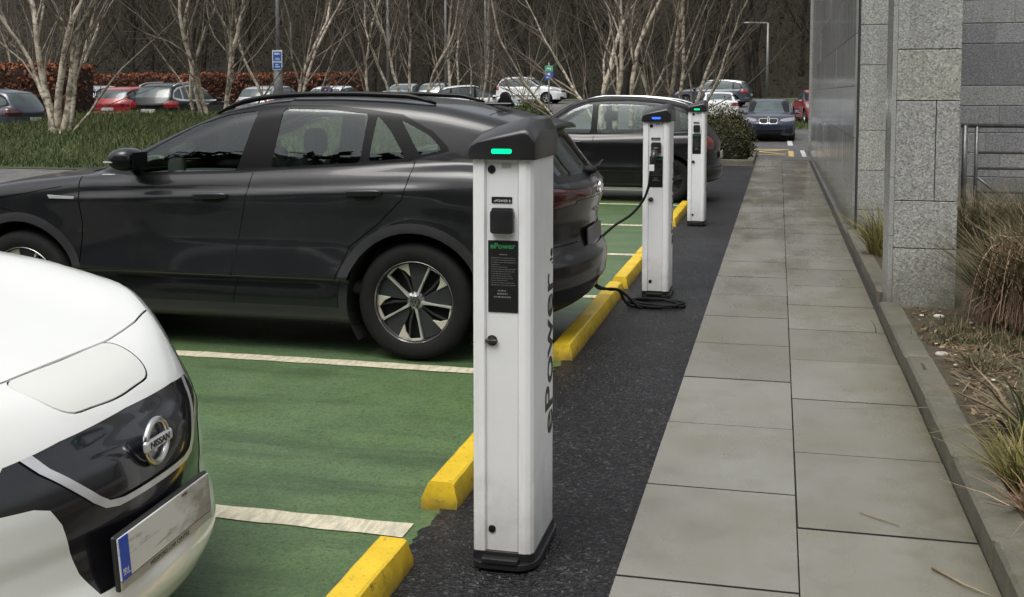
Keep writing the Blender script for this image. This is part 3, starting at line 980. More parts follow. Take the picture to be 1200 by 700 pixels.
# ------------------------------------------------------------------ the charcoal electric SUV (side on)
def build_charcoal_suv():
    root = empty('electric_suv', (-2.17, 7.325, .006), PI, 'dark charcoal electric SUV parked side on with its tail towards the charging posts', 'car')
    S = dict(wb=2.77, W=.915, rw=.37, ra=.435, flare=.018, tum=.20, zref=1.12, kf=.42, pf=2.6, kr=.24, pr=2.4, re=.07, rt=.085, rr=.10, rj=.030, crown=.05, cf=.26, cr=.17, xmid=.9, dcrown=.05,
        deck=[(-1.10, .98), (-1.0, 1.07), (-.86, 1.135), (-.6, 1.19), (-.3, 1.215), (.1, 1.205), (.5, 1.18), (1.1, 1.15), (1.8, 1.125), (2.3, 1.105), (2.8, 1.055), (3.2, .99), (3.48, .90), (3.62, .78), (3.7, .6)],
        roof=[(-1.35, .6), (-1.16, .92), (-1.02, 1.07), (-.88, 1.21), (-.76, 1.38), (-.70, 1.465), (-.5, 1.525), (-.2, 1.592), (.1, 1.628), (.5, 1.645), (.9, 1.643), (1.15, 1.625), (1.45, 1.565), (1.8, 1.43), (2.2, 1.25), (2.55, 1.085), (3.0, .85)],
        xf=[(.15, 3.42), (.28, 3.52), (.42, 3.58), (.6, 3.62), (.75, 3.61), (.88, 3.54), (1.0, 3.44), (1.3, 3.2)],
        xr=[(.15, -.80), (.24, -.86), (.34, -.97), (.45, -1.035), (.60, -1.03), (.66, -.985), (.74, -.965), (.84, -.965), (.92, -.985), (1.0, -1.01), (1.06, -1.015), (1.12, -.985), (1.2, -.93), (1.5, -.7)], s_xr=.03,
        sec=[(.15, .90), (.26, .955), (.36, .970), (.48, .962), (.62, .982), (.78, 1.0), (.95, 1.0), (1.05, .978), (1.15, .945), (1.3, .90)],
        plan=[(-1.2, .93), (-.7, .97), (-.2, 1.0), (1.2, 1.0), (2.7, 1.0), (3.2, .97), (3.7, .93)],
        Wg=[(-1.1, .66), (-.8, .735), (-.4, .80), (0, .835), (.6, .85), (1.6, .85), (2.0, .835), (2.4, .80), (2.8, .76)],
        zb=[(-1.1, .30), (-.6, .24), (0, .2), (3, .2), (3.7, .24)])
    def extra(x, z):
        zc = .985 + .045 * (2.3 - x)                                    # rising crease on the doors
        m = np.clip((2.55 - x) / .3, 0, 1) * np.clip((x + .25) / .35, 0, 1)
        a = -.009 * np.tanh((z - zc) / .022) * np.exp(-((z - zc) / .085) ** 2) * m
        b = -.022 * np.exp(-((z - .53) / .12) ** 2) * np.clip((x - .35) / .3, 0, 1) * np.clip((2.35 - x) / .3, 0, 1)   # scooped lower door
        c = .020 * np.exp(-((z - 1.08) / .13) ** 2) * np.exp(-((x + .1) / .55) ** 2)                                    # haunch
        return a + b + c
    S['extra'] = extra
    sh = Shell(S, 190, 290, 34)
    for wx in (0, 2.77): sh.cut('arch', circle(wx, .37, .435, 44), src=('body', 'underbody'), ymin=.60)
    # dark claddings
    for wx in (0, 2.77): sh.cut('cladding', circle(wx, .37, .495, 44), ymin=.60)
    sh.cut('cladding', [(.3, .1), (2.5, .1), (2.5, .315), (.3, .315)])
    dlo = [(2.36, 1.150), (1.95, 1.118), (1.19, 1.146), (.97, 1.166), (.35, 1.206), (.05, 1.236), (-.01, 1.255), (-.20, 1.298), (-.19, 1.325), (-.09, 1.42), (.12, 1.525), (.33, 1.553), (.61, 1.580), (.92, 1.583), (1.08, 1.575), (1.32, 1.545), (1.56, 1.478), (1.80, 1.355), (2.05, 1.235), (2.25, 1.168)]
    sh.cut('dlo', dlo, ymin=.35)
    sh.cut('glass', rnd([(1.97, 1.137), (1.20, 1.165), (1.10, 1.548), (1.32, 1.518), (1.55, 1.448), (1.79, 1.322), (1.985, 1.21)], .03), src=('dlo',), off=.003)
    sh.cut('glass', rnd([(.965, 1.187), (.37, 1.225), (.345, 1.528), (.61, 1.556), (.925, 1.560)], .03), src=('dlo',))
    sh.cut('glass', rnd([(.315, 1.232), (.075, 1.255), (.185, 1.42), (.285, 1.522)], .03), src=('dlo',))
    sh.cut('glass', rnd([(-.015, 1.275), (-.155, 1.305), (-.07, 1.395), (.125, 1.492)], .03), src=('dlo',))
    # windscreen, rear window
    sh.cut('windscreen', rnd([(2.40, -.66), (2.40, .66), (1.36, .56), (1.36, -.56)], .08), 'top', off=.003)
    sh.cut('hatch_black', [(-.62, 1.44), (.62, 1.44), (.70, 1.10), (-.70, 1.10)], 'rear', thr=.25)
    sh.cut('rear_window', rnd([(-.56, 1.405), (.56, 1.405), (.64, 1.14), (-.64, 1.14)], .06), 'rear', src=('hatch_black',), off=.003)
    # lamps
    sh.cut('tail_band', [(-1, .985), (-1, 1.055), (1, 1.055), (1, .985)], 'rear', thr=.30, off=.004)
    sh.cut('tail_lamp', rnd([(.50, .965), (.50, 1.058), (.80, 1.085), (1.0, 1.085), (1.0, .99), (.74, .95)], .03), 'rear', src=('body', 'tail_band'), thr=-1, mirror=True, off=.003)
    sh.cut('body', [(3.0, .8), (-.66, .8), (-.74, 1.3), (3.0, 1.3)], 'side', src=('tail_lamp',), thr=-1)
    sh.cut('headlamp', rnd([(.42, .76), (.42, .85), (1.0, .93), (1.0, .78)], .03), 'front', thr=-1, mirror=True, off=.003)
    sh.cut('body', [(.5, .6), (3.05, .6), (2.95, 1.1), (.5, 1.1)], 'side', src=('headlamp',), thr=-1)
    sh.cut('front_black', rnd([(-.6, .26), (-.6, .45), (.6, .45), (.6, .26)], .05), 'front', thr=.3, off=.006)
    sh.cut('rear_black', rnd([(-.72, .20), (-.72, .375), (.72, .375), (.72, .20)], .05), 'rear', thr=-.9)
    sh.cut('plate_recess', rnd([(-.36, .66), (-.36, .80), (.36, .80), (.36, .66)], .02), 'rear', thr=.3, off=.012)
    # doors, then the shut lines
    fd = [(2.33, .315), (2.28, .80), (2.335, 1.16), (1.085, 1.2), (1.12, .92), (1.22, .315)]
    rd = [(1.22, .315), (1.12, .92), (1.085, 1.22), (0, 1.29), (.015, 1.20), (.06, 1.01), (.22, .85), (.40, .71), (.485, .52), (.50, .315)]
    sh.cut('front_door', fd); sh.cut('rear_door', rd)
    allb = ('body', 'front_door', 'rear_door')
    for ln in ([(2.33, .315), (2.28, .80), (2.335, 1.16)], [(1.22, .315), (1.12, .92), (1.085, 1.15)], [(.015, 1.235), (.015, 1.20), (.06, 1.01), (.22, .85), (.40, .71), (.485, .52), (.50, .315)]):
        sh.strip('seal', ln, .008, src=allb, off=.008)
    sh.strip('seal', [(2.48, .60), (2.75, .86), (3.1, .92)], .005, src=allb)
    sh.strip('seal', [(-.42, .66), (-.62, .70), (-.96, .72)], .006, src=('body',))
    sh.strip('seal', [(-.70, 1.50), (-.42, 1.36), (-.40, 1.30)], .004, src=('body',))
    sh.strip('seal', [(-.80, 1.06), (-.80, .70)], .006, 'rear', src=('body', 'tail_lamp'), thr=.1, mirror=True)
    sh.strip('seal', [(2.45, 1.04), (3.45, .86)], .005, src=('body',))
    sh.strip('seal', [(1.30, -.6), (1.30, .6)], .006, 'top', src=('body',), thr=.4)
    sh.strip('seal', [(-.40, -.56), (-.40, .56)], .006, 'top', src=('body',), thr=.4)
    c = M['charcoal']
    sh.off['glass'] = .003
    sh.build(root, {'body': ('body', c, 0), 'underbody': ('underbody', M['black'], 0), 'cladding': ('wheel_arch_cladding', M['cladding'], 1), 'dlo': ('window_trim', M['gloss_black'], 1), 'glass': ('side_window', M['glass'], 1),
        'windscreen': ('windscreen', M['glass'], 0), 'hatch_black': ('rear_window_frame', M['gloss_black'], 0), 'rear_window': ('rear_window', M['glass'], 0), 'tail_band': ('light_bar', M['lamp_red_dark'], 0), 'tail_lamp': ('tail_light', M['lamp_red_dark'], 1),
        'headlamp': ('headlight', M['lamp_clear'], 1), 'front_black': ('lower_grille', M['dark_plastic'], 0), 'rear_black': ('rear_diffuser', M['dark_plastic'], 0), 'plate_recess': ('plate_recess', c, 0),
        'front_door': ('front_door', c, 1), 'rear_door': ('rear_door', c, 1), 'seal': ('shut_line', M['black'], 1)}, rims=('front_door', 'rear_door'))
    wheels_and_liners(root, S, .37, .235, .255, 'aero')
    ev = sh.F
    def side_y(x, z):
        lo, hi = 0.0, 1.3
        for _ in range(30):
            m = (lo + hi) / 2
            if ev(np.array([[x, m, z]]))[0] > 0: hi = m
            else: lo = m
        return lo
    # handles, mirrors, badge strip, roof rails, fin, spoiler
    for sd in (1, -1):
        for (x, z) in ((1.35, 1.005), (.31, 1.045)):
            y = side_y(x, z)
            b = MB(); b.sm = True
            b.ellipsoid((0, 0, 0), (.125, .024, .021), 24, 12, .6)
            h = b.build('door_handle', M['gloss_black'] if False else M['charcoal'], root); h.location = (x, sd * (y + .012), z); h.rotation_euler = (0, R(2), 0)
            b = MB(); b.sm = True; b.ellipsoid((0, 0, 0), (.075, .006, .026), 20, 10, .7)
            u = b.build('handle_cup', M['black'], root); u.location = (x - .01, sd * (y + .002), z - .028)
        mirror(root, (1.90, sd * (side_y(1.9, 1.14) + .155), 1.235), sd, M['charcoal'], M['gloss_black'], 1.0)
        b = MB(); y = side_y(2.44, .97)
        b.prism([(-.10, .006), (.10, .014), (.085, -.010), (-.10, -.010)], -.004, .004, 'y')
        o = b.build('badge_strip', M['chrome_soft'], root, bevel=.002); o.location = (2.44, sd * (y + .003), .972)
        pts = []
        for i in range(25):
            t = i / 24; x = 1.44 - 1.50 * t
            z = float(sh.ev('roof', np.array([x + .05]))[0]) - .022 + .030 * min(1, min(t, 1 - t) * 9)
            w = .615 - .02 * t
            pts.append((x, sd * w, z))
        b = MB(); b.sm = True; b.tube(pts, [.010 + .008 * min(1, min(i, 24 - i) / 3) for i in range(25)], 10)
        b.build('roof_rail', M['gloss_black'], root)
    b = MB(); b.prism([(-.42, -.035), (-.56, -.05), (-.50, .045), (-.47, .05)], -.012, .012, 'y')
    b.box((-.44, 0, -.03), (.20, .05, .02), bev=.008)
    o = b.build('roof_antenna', M['charcoal'], root, smooth=40, bevel=.004); o.location = (.12, 0, 1.615)
    # tail spoiler lip
    sp = []
    for i in range(21):
        y = -.62 + 1.24 * i / 20
        sp.append((-.735 + .14 * y * y, y, 1.455 - .075 * y * y))
    b = MB(); b.sm = True
    vs = []; fs = []
    for (x, y, z) in sp:
        vs += [(x + .09, y, z + .040), (x - .055, y, z + .004), (x - .060, y, z - .014), (x + .06, y, z - .03)]
    for i in range(20):
        for k in range(4):
            fs.append((i * 4 + k, i * 4 + 4 + k, i * 4 + 4 + (k + 1) % 4, i * 4 + (k + 1) % 4))
    fs += [(0, 1, 2, 3), (83, 82, 81, 80)]
    b.add(vs, fs); b.build('spoiler', M['charcoal'], root, smooth=50)
    # wiper, badge, lettering, plate
    b = MB(); b.tube([(-.962, .02, 1.155), (-.972, -.20, 1.165), (-.955, -.50, 1.185)], [.011, .008, .006], 6)
    b.ellipsoid((-.955, .03, 1.15), (.045, .05, .030), 12, 8)
    b.build('rear_wiper', M['black'], root, smooth=50)
    def rear_x(z, y=0.0):
        lo, hi = -.3, -1.5
        for _ in range(30):
            m = (lo + hi) / 2
            if ev(np.array([[m, y, z]]))[0] > 0: hi = m
            else: lo = m
        return lo
    emblem_vw(root, (rear_x(1.03) - .002, 0, 1.03), (R(90), 0, R(-90)), .055)
    text_obj('model_lettering', 'ID.4', .075, M['chrome_soft'], root, (rear_x(.90) - .002, 0, .90), (R(86), 0, R(-90)), .002, 1.15)
    p = plate(root, (rear_x(.728) - .002, 0, .728), R(90), M['plate_grey'], tilt=R(2))
    # cabin
    b = MB(); b.sm = True
    for sy in (.37, -.37):
        for x0, h in ((.98, 1.0), (.02, 1.02)):
            b.ellipsoid((x0 + .26, sy, .62), (.28, .25, .10), 16, 10, .6)
            b.ellipsoid((x0 - .04, sy, .93), (.09, .24, .33), 16, 10, .65)
            b.ellipsoid((x0 - .12, sy, 1.33), (.055, .13, .095), 14, 10, .7)
    b.ellipsoid((2.05, 0, .96), (.42, .78, .13), 20, 10, .6)
    b.ellipsoid((.7, 0, .42), (1.6, .80, .06), 20, 8, .5)
    b.build('cabin', M['seat'], root)
    b = MB(); b.sm = True
    b.tube([(1.55 + .03 * math.sin(a) , -.37 + .18 * math.cos(a), 1.02 + .18 * math.sin(a)) for a in [2 * PI * i / 24 for i in range(25)]], .016, 8, cap=False)
    b.ellipsoid((1.58, -.37, 1.02), (.03, .07, .06), 12, 8)
    b.ellipsoid((1.85, -.37, 1.0), (.2, .03, .03), 10, 6)
    b.build('steering_wheel', M['interior_pale'], root)
    b = MB(); b.sm = True
    for sd in (1, -1):
        b.ellipsoid((1.2, sd * .80, 1.10), (1.05, .05, .04), 24, 8, .6)
        b.ellipsoid((1.66, sd * .78, 1.17), (.06, .03, .07), 12, 8, .6)
    for sd in (1, -1): b.box((1.28, sd * .795, .95), (1.5, .02, .32), bev=.01)
    b.build('door_trim', M['interior_pale'], root)
    return root
# ------------------------------------------------------------------ the white hatchback, nose in view
def build_white_hatch():
    wb = 2.70
    X0 = -1.62 - .955 - 2.70            # world x of the rear axle
    root = empty('electric_hatchback', (-5.30, 2.575, .006), R(3.0), 'white electric hatchback with black shield grille, its nose facing the nearest charging post', 'car')
    n = wb + .955                       # nose tip in local x
    S = dict(wb=wb, W=.885, rw=.325, ra=.375, flare=.016, tum=.22, zref=1.02, kf=.40, pf=2.2, kr=.26, pr=2.4, re=.075, rt=.075, rr=.10, rj=.035, crown=.05, cf=.28, cr=.15, xmid=1.0, dcrown=.022,
        deck=[(-.85, .9), (-.75, 1.0), (-.5, 1.06), (0, 1.07), (.6, 1.05), (1.6, 1.04), (2.2, 1.065), (n - 1.15, 1.065), (n - .9, 1.030), (n - .7, .980), (n - .45, .905), (n - .27, .840), (n - .15, .772), (n - .05, .64), (n + .1, .4)], s_deck=.09,
        roof=[(-1.1, .6), (-.86, .98), (-.70, 1.22), (-.6, 1.42), (-.3, 1.50), (.3, 1.545), (.9, 1.545), (1.2, 1.52), (1.7, 1.36), (2.1, 1.19), (2.40, 1.06), (2.7, .93), (3.1, .70)],
        xf=[(.12, n - .12), (.20, n - .035), (.27, n - .0), (.33, n - .005), (.40, n - .035), (.5, n - .05), (.6, n - .060), (.7, n - .085), (.76, n - .115), (.82, n - .15), (.9, n - .19), (1.0, n - .24), (1.3, n - .4)], s_xf=.03,
        xr=[(.15, -.70), (.3, -.78), (.5, -.83), (.65, -.82), (.8, -.80), (1.0, -.78), (1.2, -.7)],
        sec=[(.12, .90), (.22, .955), (.4, .975), (.6, .99), (.75, 1.0), (.9, .985), (1.0, .95), (1.2, .9)],
        plan=[(-.9, .93), (-.4, .98), (.2, 1.0), (2.5, 1.0), (3.0, .985), (3.7, .955)],
        Wg=[(-.9, .68), (-.4, .76), (.3, .80), (1.5, .81), (2.2, .78), (2.8, .72)],
        zb=[(-.9, .25), (0, .18), (3, .16), (3.8, .15)])
    def extra(x, z):
        # fog lamp pods swell, black nose between them sinks a little
        return .012 * np.exp(-((z - .42) / .16) ** 2) * np.exp(-((x - (n - .35)) / .25) ** 2)
    S['extra'] = extra
    S['ridge'] = lambda x, a: .030 * np.exp(-((a - .66) / .20) ** 2) * np.clip((n - .20 - x) / .35, 0, 1) * np.clip((x - (n - 1.9)) / .6, 0, 1)
    sh = Shell(S, 120, 200, 60)
    for wx in (0, wb): sh.cut('arch', circle(wx, .325, .375, 40), src=('body', 'underbody'), ymin=.60)
    # side glass and doors
    sh.cut('dlo', [(2.05, 1.07), (1.2, 1.08), (.2, 1.09), (-.35, 1.17), (-.3, 1.33), (.2, 1.43), (.9, 1.47), (1.2, 1.455), (1.65, 1.31), (2.0, 1.14)], ymin=.3)
    sh.cut('glass', rnd([(1.95, 1.09), (1.15, 1.10), (1.1, 1.44), (1.25, 1.425), (1.63, 1.30), (1.95, 1.13)], .03), src=('dlo',), off=.003)
    sh.cut('glass', rnd([(1.02, 1.105), (.25, 1.115), (.25, 1.40), (.9, 1.445), (1.0, 1.445)], .03), src=('dlo',))
    sh.cut('windscreen', rnd([(2.28, -.62), (2.28, .62), (1.38, .54), (1.38, -.54)], .08), 'top', off=.003)
    sh.cut('rear_window', rnd([(-.52, 1.36), (.52, 1.36), (.6, 1.12), (-.6, 1.12)], .06), 'rear', thr=.25, off=.003)
    sh.cut('tail_lamp', rnd([(.55, .75), (.6, 1.2), (1, 1.2), (1, .75)], .03), 'rear', thr=.1, mirror=True, off=.003)
    # nose.  front polygons are (y, z)
    # headlights sweep back round the corners
    hl = [(.480, .745),  (.505, .785), (.56, .855), (.64, .925), (.74, .975), (1.0, .99), (1.0, .80), (.80, .765), (.66, .715), (.56, .672), (.535, .665)]
    sh.cut('headlamp', rnd(hl, .02, 3), 'front', thr=-1, mirror=True, off=.003)
    sh.cut('body', [(.5, .6), (n - .62, .6), (n - .70, .80), (n - .80, 1.1), (.5, 1.1)], 'side', src=('headlamp',), thr=-1)
    # black nose panel with the shield grille inside it
    nose = [(-.470, .742), (-.30, .757), (0, .763), (.30, .757), (.462, .742), (.500, .715), (.555, .700), (.555, .640), (.44, .630), (.40, .615), (.375, .57), (.36, .50), (.34, .43), (.30, .36), (-.30, .36), (-.34, .43), (-.36, .50), (-.375, .57), (-.40, .615), (-.44, .630), (-.555, .640), (-.555, .700), (-.500, .715)]
    sh.cut('nose', nose, 'front', thr=.12, off=.002)
    # bright V frame: outer and inner edge
    vo = [(-.428, .747), (-.398, .705), (-.278, .592), (-.240, .566), (-.19, .555), (.19, .555), (.240, .566), (.278, .592), (.398, .705), (.428, .747)]
    vi = [(.393, .750), (.367, .708), (.254, .603), (.222, .581), (.17, .572), (-.17, .572), (-.222, .581), (-.254, .603), (-.367, .708), (-.393, .750)]
    sh.cut('shield', vo + [(.3, .757), (0, .763), (-.3, .757)], 'front', src=('nose',), thr=.12, off=.006)
    ring = vo + vi
    sh.cut('vframe', ring, 'front', src=('shield', 'nose'), thr=.12, off=-.004)
    # lower black lip
    sh.cut('lip', [(-.9, .08), (-.9, .215), (-.3, .195), (.3, .195), (.9, .215), (.9, .08)], 'front', thr=-.3, src=('body', 'underbody'), off=0)
    # bonnet shut line and charging flap (top projection: x, y)
    bon = [(n - .345, 0), (n - .350, -.26), (n - .380, -.48), (n - .425, -.66), (n - .56, -.775), (n - 1.16, -.80)]
    bonL = [(p[0], -p[1]) for p in bon]
    sh.cut('bonnet', [p for p in bon] + [(n - 1.16, .80)] + bonL[-2:0:-1], 'top', thr=.35)
    sh.strip('seal', bonL[:1:-1][0:0] + [bon[5], bon[4], bon[3], bon[2], bon[1], bon[0], bonL[1], bonL[2], bonL[3], bonL[4], bonL[5]], .007, 'top', src=('body', 'bonnet'), off=.008)
    fl = rnd([(n - .350, -.275), (n - .185, -.235), (n - .165, 0), (n - .185, .235), (n - .350, .275)], .07, 6)
    sh.cut('flap', fl, 'top', thr=.2)
    sh.strip('seal', fl + fl[:1], .005, 'top', src=('body', 'flap', 'bonnet'))
    # bumper / wing joints
    for sd in (0,):
        sh.strip('seal', [(2.18, .3), (2.22, .8), (2.12, 1.06)], .007, src=('body',), off=.008)
        sh.strip('seal', [(1.02, .3), (1.05, .8), (1.05, 1.08)], .007, src=('body',))
    c = M['white_pearl']
    sh.build(root, {'body': ('body', c, 0), 'underbody': ('underbody', M['black'], 0), 'dlo': ('window_trim', M['gloss_black'], 1), 'glass': ('side_window', M['glass'], 1), 'windscreen': ('windscreen', M['glass'], 0), 'rear_window': ('rear_window', M['glass'], 0),
        'tail_lamp': ('tail_light', M['lamp_red'], 1), 'headlamp': ('headlight', M['lamp_clear'], 1), 'nose': ('nose_panel', M['nose_black'], 0), 'shield': ('grille', M['grille_black'], 0), 'vframe': ('grille_frame', M['chrome_soft'], 0),
        'lip': ('lower_lip', M['dark_plastic'], 0), 'bonnet': ('bonnet', c, 0), 'flap': ('charging_flap', M['flap_white'], 0), 'seal': ('shut_line', M['black'], 1)}, rims=('bonnet', 'flap'))
    wheels_and_liners(root, S, .325, .205, .215, 'spokes')
    for sd in (1, -1):
        mirror(root, (1.72, sd * .99, 1.12), sd, c, M['gloss_black'])
    # projector behind each lens edge
    # badge: ring with a bar across
    bx = n - .066
    e = empty('badge'); e.parent = root; e.location = (bx, 0, .672); e.rotation_euler = (R(90) - R(4), 0, R(90))
    b = MB(); b.sm = True
    b.tube([(.060 * math.cos(a), .060 * math.sin(a), .016 + .002 * math.sin(a)) for a in [2 * PI * i / 40 for i in range(41)]], .0095, 10, cap=False)
    b.sm = False
    b.lathe([(.0005, .002), (.055, .002)], 'z', n=32)
    b.build('badge_ring', [M['chrome']], e, fixn=True)
    b = MB(); b.box((0, 0, .021), (.152, .032, .014), bev=.005)
    b.build('badge_bar', M['chrome_soft'], e)
    text_obj('badge_lettering', 'NISSAN', .026, M['ink'], e, (0, 0, .0285), (0, 0, 0), .0006, 1.25, bold=.0006)
    # number plate with blue band and dealer strip
    pe = empty('number_plate'); pe.parent = root; pe.location = (n - .020, -.012, .430); pe.rotation_euler = (R(90) - R(5), 0, R(90))
    b = MB(); b.box((0, 0, -.004), (.53, .148, .016), bev=.004); b.build('plate_holder', M['dark_plastic'], pe)
    b = MB(); b.box((.0, .010, .006), (.522, .114, .006), bev=.002); b.build('plate_face', M['plate_smear'], pe)
    b = MB(); b.box((-.237, .010, .0095), (.044, .112, .003)); b.build('blue_band', M['eu_blue'], pe)
    text_obj('country_letters', 'IRL', .026, M['white_print'], pe, (-.237, -.026, .0115), (0, 0, 0), .0004)
    text_obj('county_letters', 'WW', .016, M['ink'], pe, (.105, .055, .0096), (0, 0, 0), .0003)
    b = MB(); b.box((0, -.060, .005), (.522, .022, .004)); b.build('dealer_strip', M['dealer_strip'], pe)
    text_obj('dealer_lettering', 'WEXFORD CAR CENTRE', .017, M['ink'], pe, (0, -.060, .0075), (0, 0, 0), .0003, 1.2)
    return root

def _extra_leaf_mats():
    M['nose_black'] = pmat('nose_black', (.009, .009, .011), .16, 0, .2, 8, coat=.6, dirt=((.05, .05, .05), 6, .25))
    M['flap_white'] = paint('flap_white', (.66, .665, .62), 0, .38, 1.0, .02)
    M['dealer_strip'] = pmat('dealer_strip', (.33, .32, .28), .5, 0, .1, 9)
    m, b = newmat('grille_honeycomb'); nt = m.node_tree
    v = coords(nt, 'Object')
    vo = nt.nodes.new('ShaderNodeTexVoronoi'); vo.inputs['Scale'].default_value = 34
    nt.links.new(v, vo.inputs['Vector'])
    r = ramp(nt, [(.0, (.010, .012, .020)), (.5, (.008, .008, .011))]); nt.links.new(vo.outputs['Distance'], r.inputs[0])
    nt.links.new(r.outputs[0], b.inputs['Base Color']); b.inputs['Roughness'].default_value = .14; b.inputs['Coat Weight'].default_value = .7
    M['grille_black'] = m
    m, b = newmat('smeared_plate'); nt = m.node_tree
    st = noise(nt, coords(nt, 'Object', (5, 34, 1), (0, 0, R(22))), 1.0, 5, .7, .6)
    lo = noise(nt, coords(nt, 'Object', (7, 16, 1), (0, 0, R(22))), 1.0, 4, .6)
    sx = nt.nodes.new('ShaderNodeSeparateXYZ'); nt.links.new(coords(nt, 'Object'), sx.inputs[0])
    c = mix(nt, mrange(nt, st, .56, .66, 0, .6), (.62, .62, .59), (.10, .095, .085))
    k = nt.nodes.new('ShaderNodeMath'); k.operation = 'MULTIPLY_ADD'
    nt.links.new(sx.outputs[0], k.inputs[0]); k.inputs[1].default_value = 1.6; nt.links.new(lo, k.inputs[2])
    c = mix(nt, mrange(nt, k.outputs[0], .55, .85, 0, .75), c, (.16, .135, .11))
    nt.links.new(c, b.inputs['Base Color']); b.inputs['Roughness'].default_value = .4
    M['plate_smear'] = m
_extra_leaf_mats()
# ------------------------------------------------------------------ the other parked cars
def generic_car(name, loc, head, label, paintm, L=4.4, W=1.82, H=1.6, kind='suv', roofm=None, res=1, ro=None, tailm=None, rimm=None, group='cars parked in the car park', rails=None, lowclad=False, glass=None, front='plain', noplate=False, tail=None, chrome_dlo=False):
    """head: heading of the nose, radians from world +x"""
    hw = W / 2 - .015
    wb = .595 * L; ro = ro if ro else .20 * L if kind != 'saloon' else .225 * L
    fo = L - wb - ro
    n = wb + fo
    root = empty(name, (0, 0, 0), head, label, 'car', group)
    c0 = Vector((wb / 2 + (fo - ro) / 2, 0))
    root.location = (loc[0] - c0.x * math.cos(head), loc[1] - c0.x * math.sin(head), loc[2] + .004)
    suv = kind == 'suv'
    zb = (.24 if suv else .18)
    bel = .625 * H if kind != 'saloon' else .64 * H
    rw = .345 if suv else .32
    cow = wb - (.30 if kind != 'saloon' else .42)
    S = dict(wb=wb, W=hw, rw=rw, ra=rw + .06, flare=.015, tum=.22, zref=bel, kf=.34, pf=2.4, kr=.26, pr=2.4, re=.08, rt=.09, rr=.10, rj=.035, crown=.05, cf=.26, cr=.15, xmid=wb * .35, dcrown=.04)
    S['xf'] = [(.1, n - .14), (.25, n - .04), (.4, n), (.55, n - .015), (.38 * H + .05, n - .02), (.46 * H, n - .07), (.53 * H, n - .18), (.62 * H, n - .32), (.8 * H, n - .6)]
    S['sec'] = [(.1, .90), (.3, .965), (.5, .975), (.7, 1.0), (.55 * H, 1.0), (.62 * H, .965), (.75 * H, .9)]
    S['plan'] = [(-ro, .95), (-.3 * ro, 1), (wb, 1), (n, .95)]
    S['zb'] = [(-ro, zb + .1), (0, zb - .02), (wb, zb - .02), (n, zb + .02)]
    S['Wg'] = [(-ro, .74 * hw), (-.4, .86 * hw), (.3, .915 * hw), (wb * .6, .915 * hw), (cow - .3, .88 * hw), (cow + .3, .80 * hw)]
    if kind == 'saloon':
        S['deck'] = [(-ro - .1, .50 * H), (-ro + .05, .70 * H), (-ro + .5, .715 * H), (.2, .66 * H), (wb * .5, .63 * H), (cow, .655 * H), (n - .6, .60 * H), (n - .25, .54 * H), (n - .06, .45 * H), (n + .1, .3 * H)]
        S['roof'] = [(-ro, .50 * H), (-.55, .70 * H), (.15, .90 * H), (.55, .975 * H), (1.0, H), (cow - 1.05, .985 * H), (cow - .75, .93 * H), (cow, .665 * H), (cow + .6, .45 * H)]
        S['xr'] = [(.1, -ro + .18), (.3, -ro + .03), (.45, -ro), (.56 * H, -ro + .03), (.68 * H, -ro + .02), (.75 * H, -ro + .2)]
        gt = [(.10, .86 * H), (.55, .93 * H), (1.0, .955 * H), (cow - 1.0, .935 * H), (cow - .78, .885 * H)]
        gb0 = -.28
    else:
        b0 = -ro + .13
        S['deck'] = [(-ro - .1, .50 * H), (-ro + .06, .60 * H), (-ro + .3, .655 * H), (.2, .645 * H), (wb * .5, .62 * H), (cow, .65 * H), (n - .6, .595 * H), (n - .25, .535 * H), (n - .06, .44 * H), (n + .1, .3 * H)]
        S['roof'] = [(-ro - .15, .4 * H), (b0 - .03, .64 * H), (b0 + .22, .86 * H), (b0 + .34, .925 * H), (b0 + .7, .97 * H), (.5, .995 * H), (1.0, H), (cow - 1.0, .985 * H), (cow - .72, .93 * H), (cow, .66 * H), (cow + .6, .45 * H)]
        S['xr'] = [(.1, -ro + .15), (.32, -ro + .02), (.48, -ro), (.56, -ro + .05), (.50 * H, -ro + .06), (.56 * H, -ro + .045), (.66 * H, -ro + .10), (.9 * H, -ro + .35)]
        gt = [(-.45, .82 * H), (-.2, .885 * H), (.4, .93 * H), (1.0, .945 * H), (cow - 1.0, .93 * H), (cow - .74, .875 * H)]
        gb0 = -.52 if L > 4.2 else -.45
    nst, na, nc = {0: (44, 64, 12), 1: (80, 110, 20), 2: (130, 170, 34)}[res]
    sh = Shell(S, nst, na, nc)
    for wx in (0, wb): sh.cut('arch', circle(wx, rw, rw + .06, 24), src=('body', 'underbody'), ymin=.52)
    if lowclad:
        for wx in (0, wb): sh.cut('cladding', circle(wx, rw, rw + .125, 24), ymin=.52)
        sh.cut('cladding', [(-ro - .2, .05), (n + .2, .05), (n + .2, .40), (-ro - .2, .40)], thr=-1)
    # glasshouse
    bb = bel + .045
    outer = [(gb0 - .03, bel + .10), (gb0 + .25, bel + .02), (cow - .05, bel + .01)] + [(x + .06, z + .02) for x, z in gt[::-1]]
    sh.cut('dlo', rnd(outer, .05, 2), ymin=.3)
    xB = wb * .44; xC = -.02 if kind != 'saloon' else .28
    top = lambda x: float(np.interp(x, [g[0] for g in gt], [g[1] for g in gt])) - .02
    fr = [(cow - .20, bb), (xB + .05, bb), (xB + .03, top(xB)), (cow - 1.0, top(cow - 1.0)), (cow - .76, top(cow - .75) - .015)]
    r1 = [(xB - .05, bb), (xC + .06, bb + .01), (xC + .08, top(xC + .08)), (xB * .5, top(xB * .5)), (xB - .06, top(xB))]
    q1 = [(xC - .02, bb + .02), (gb0 + .06, bb + .08), (gt[0][0] + .05, top(gt[0][0]) - .02), (xC, top(xC))]
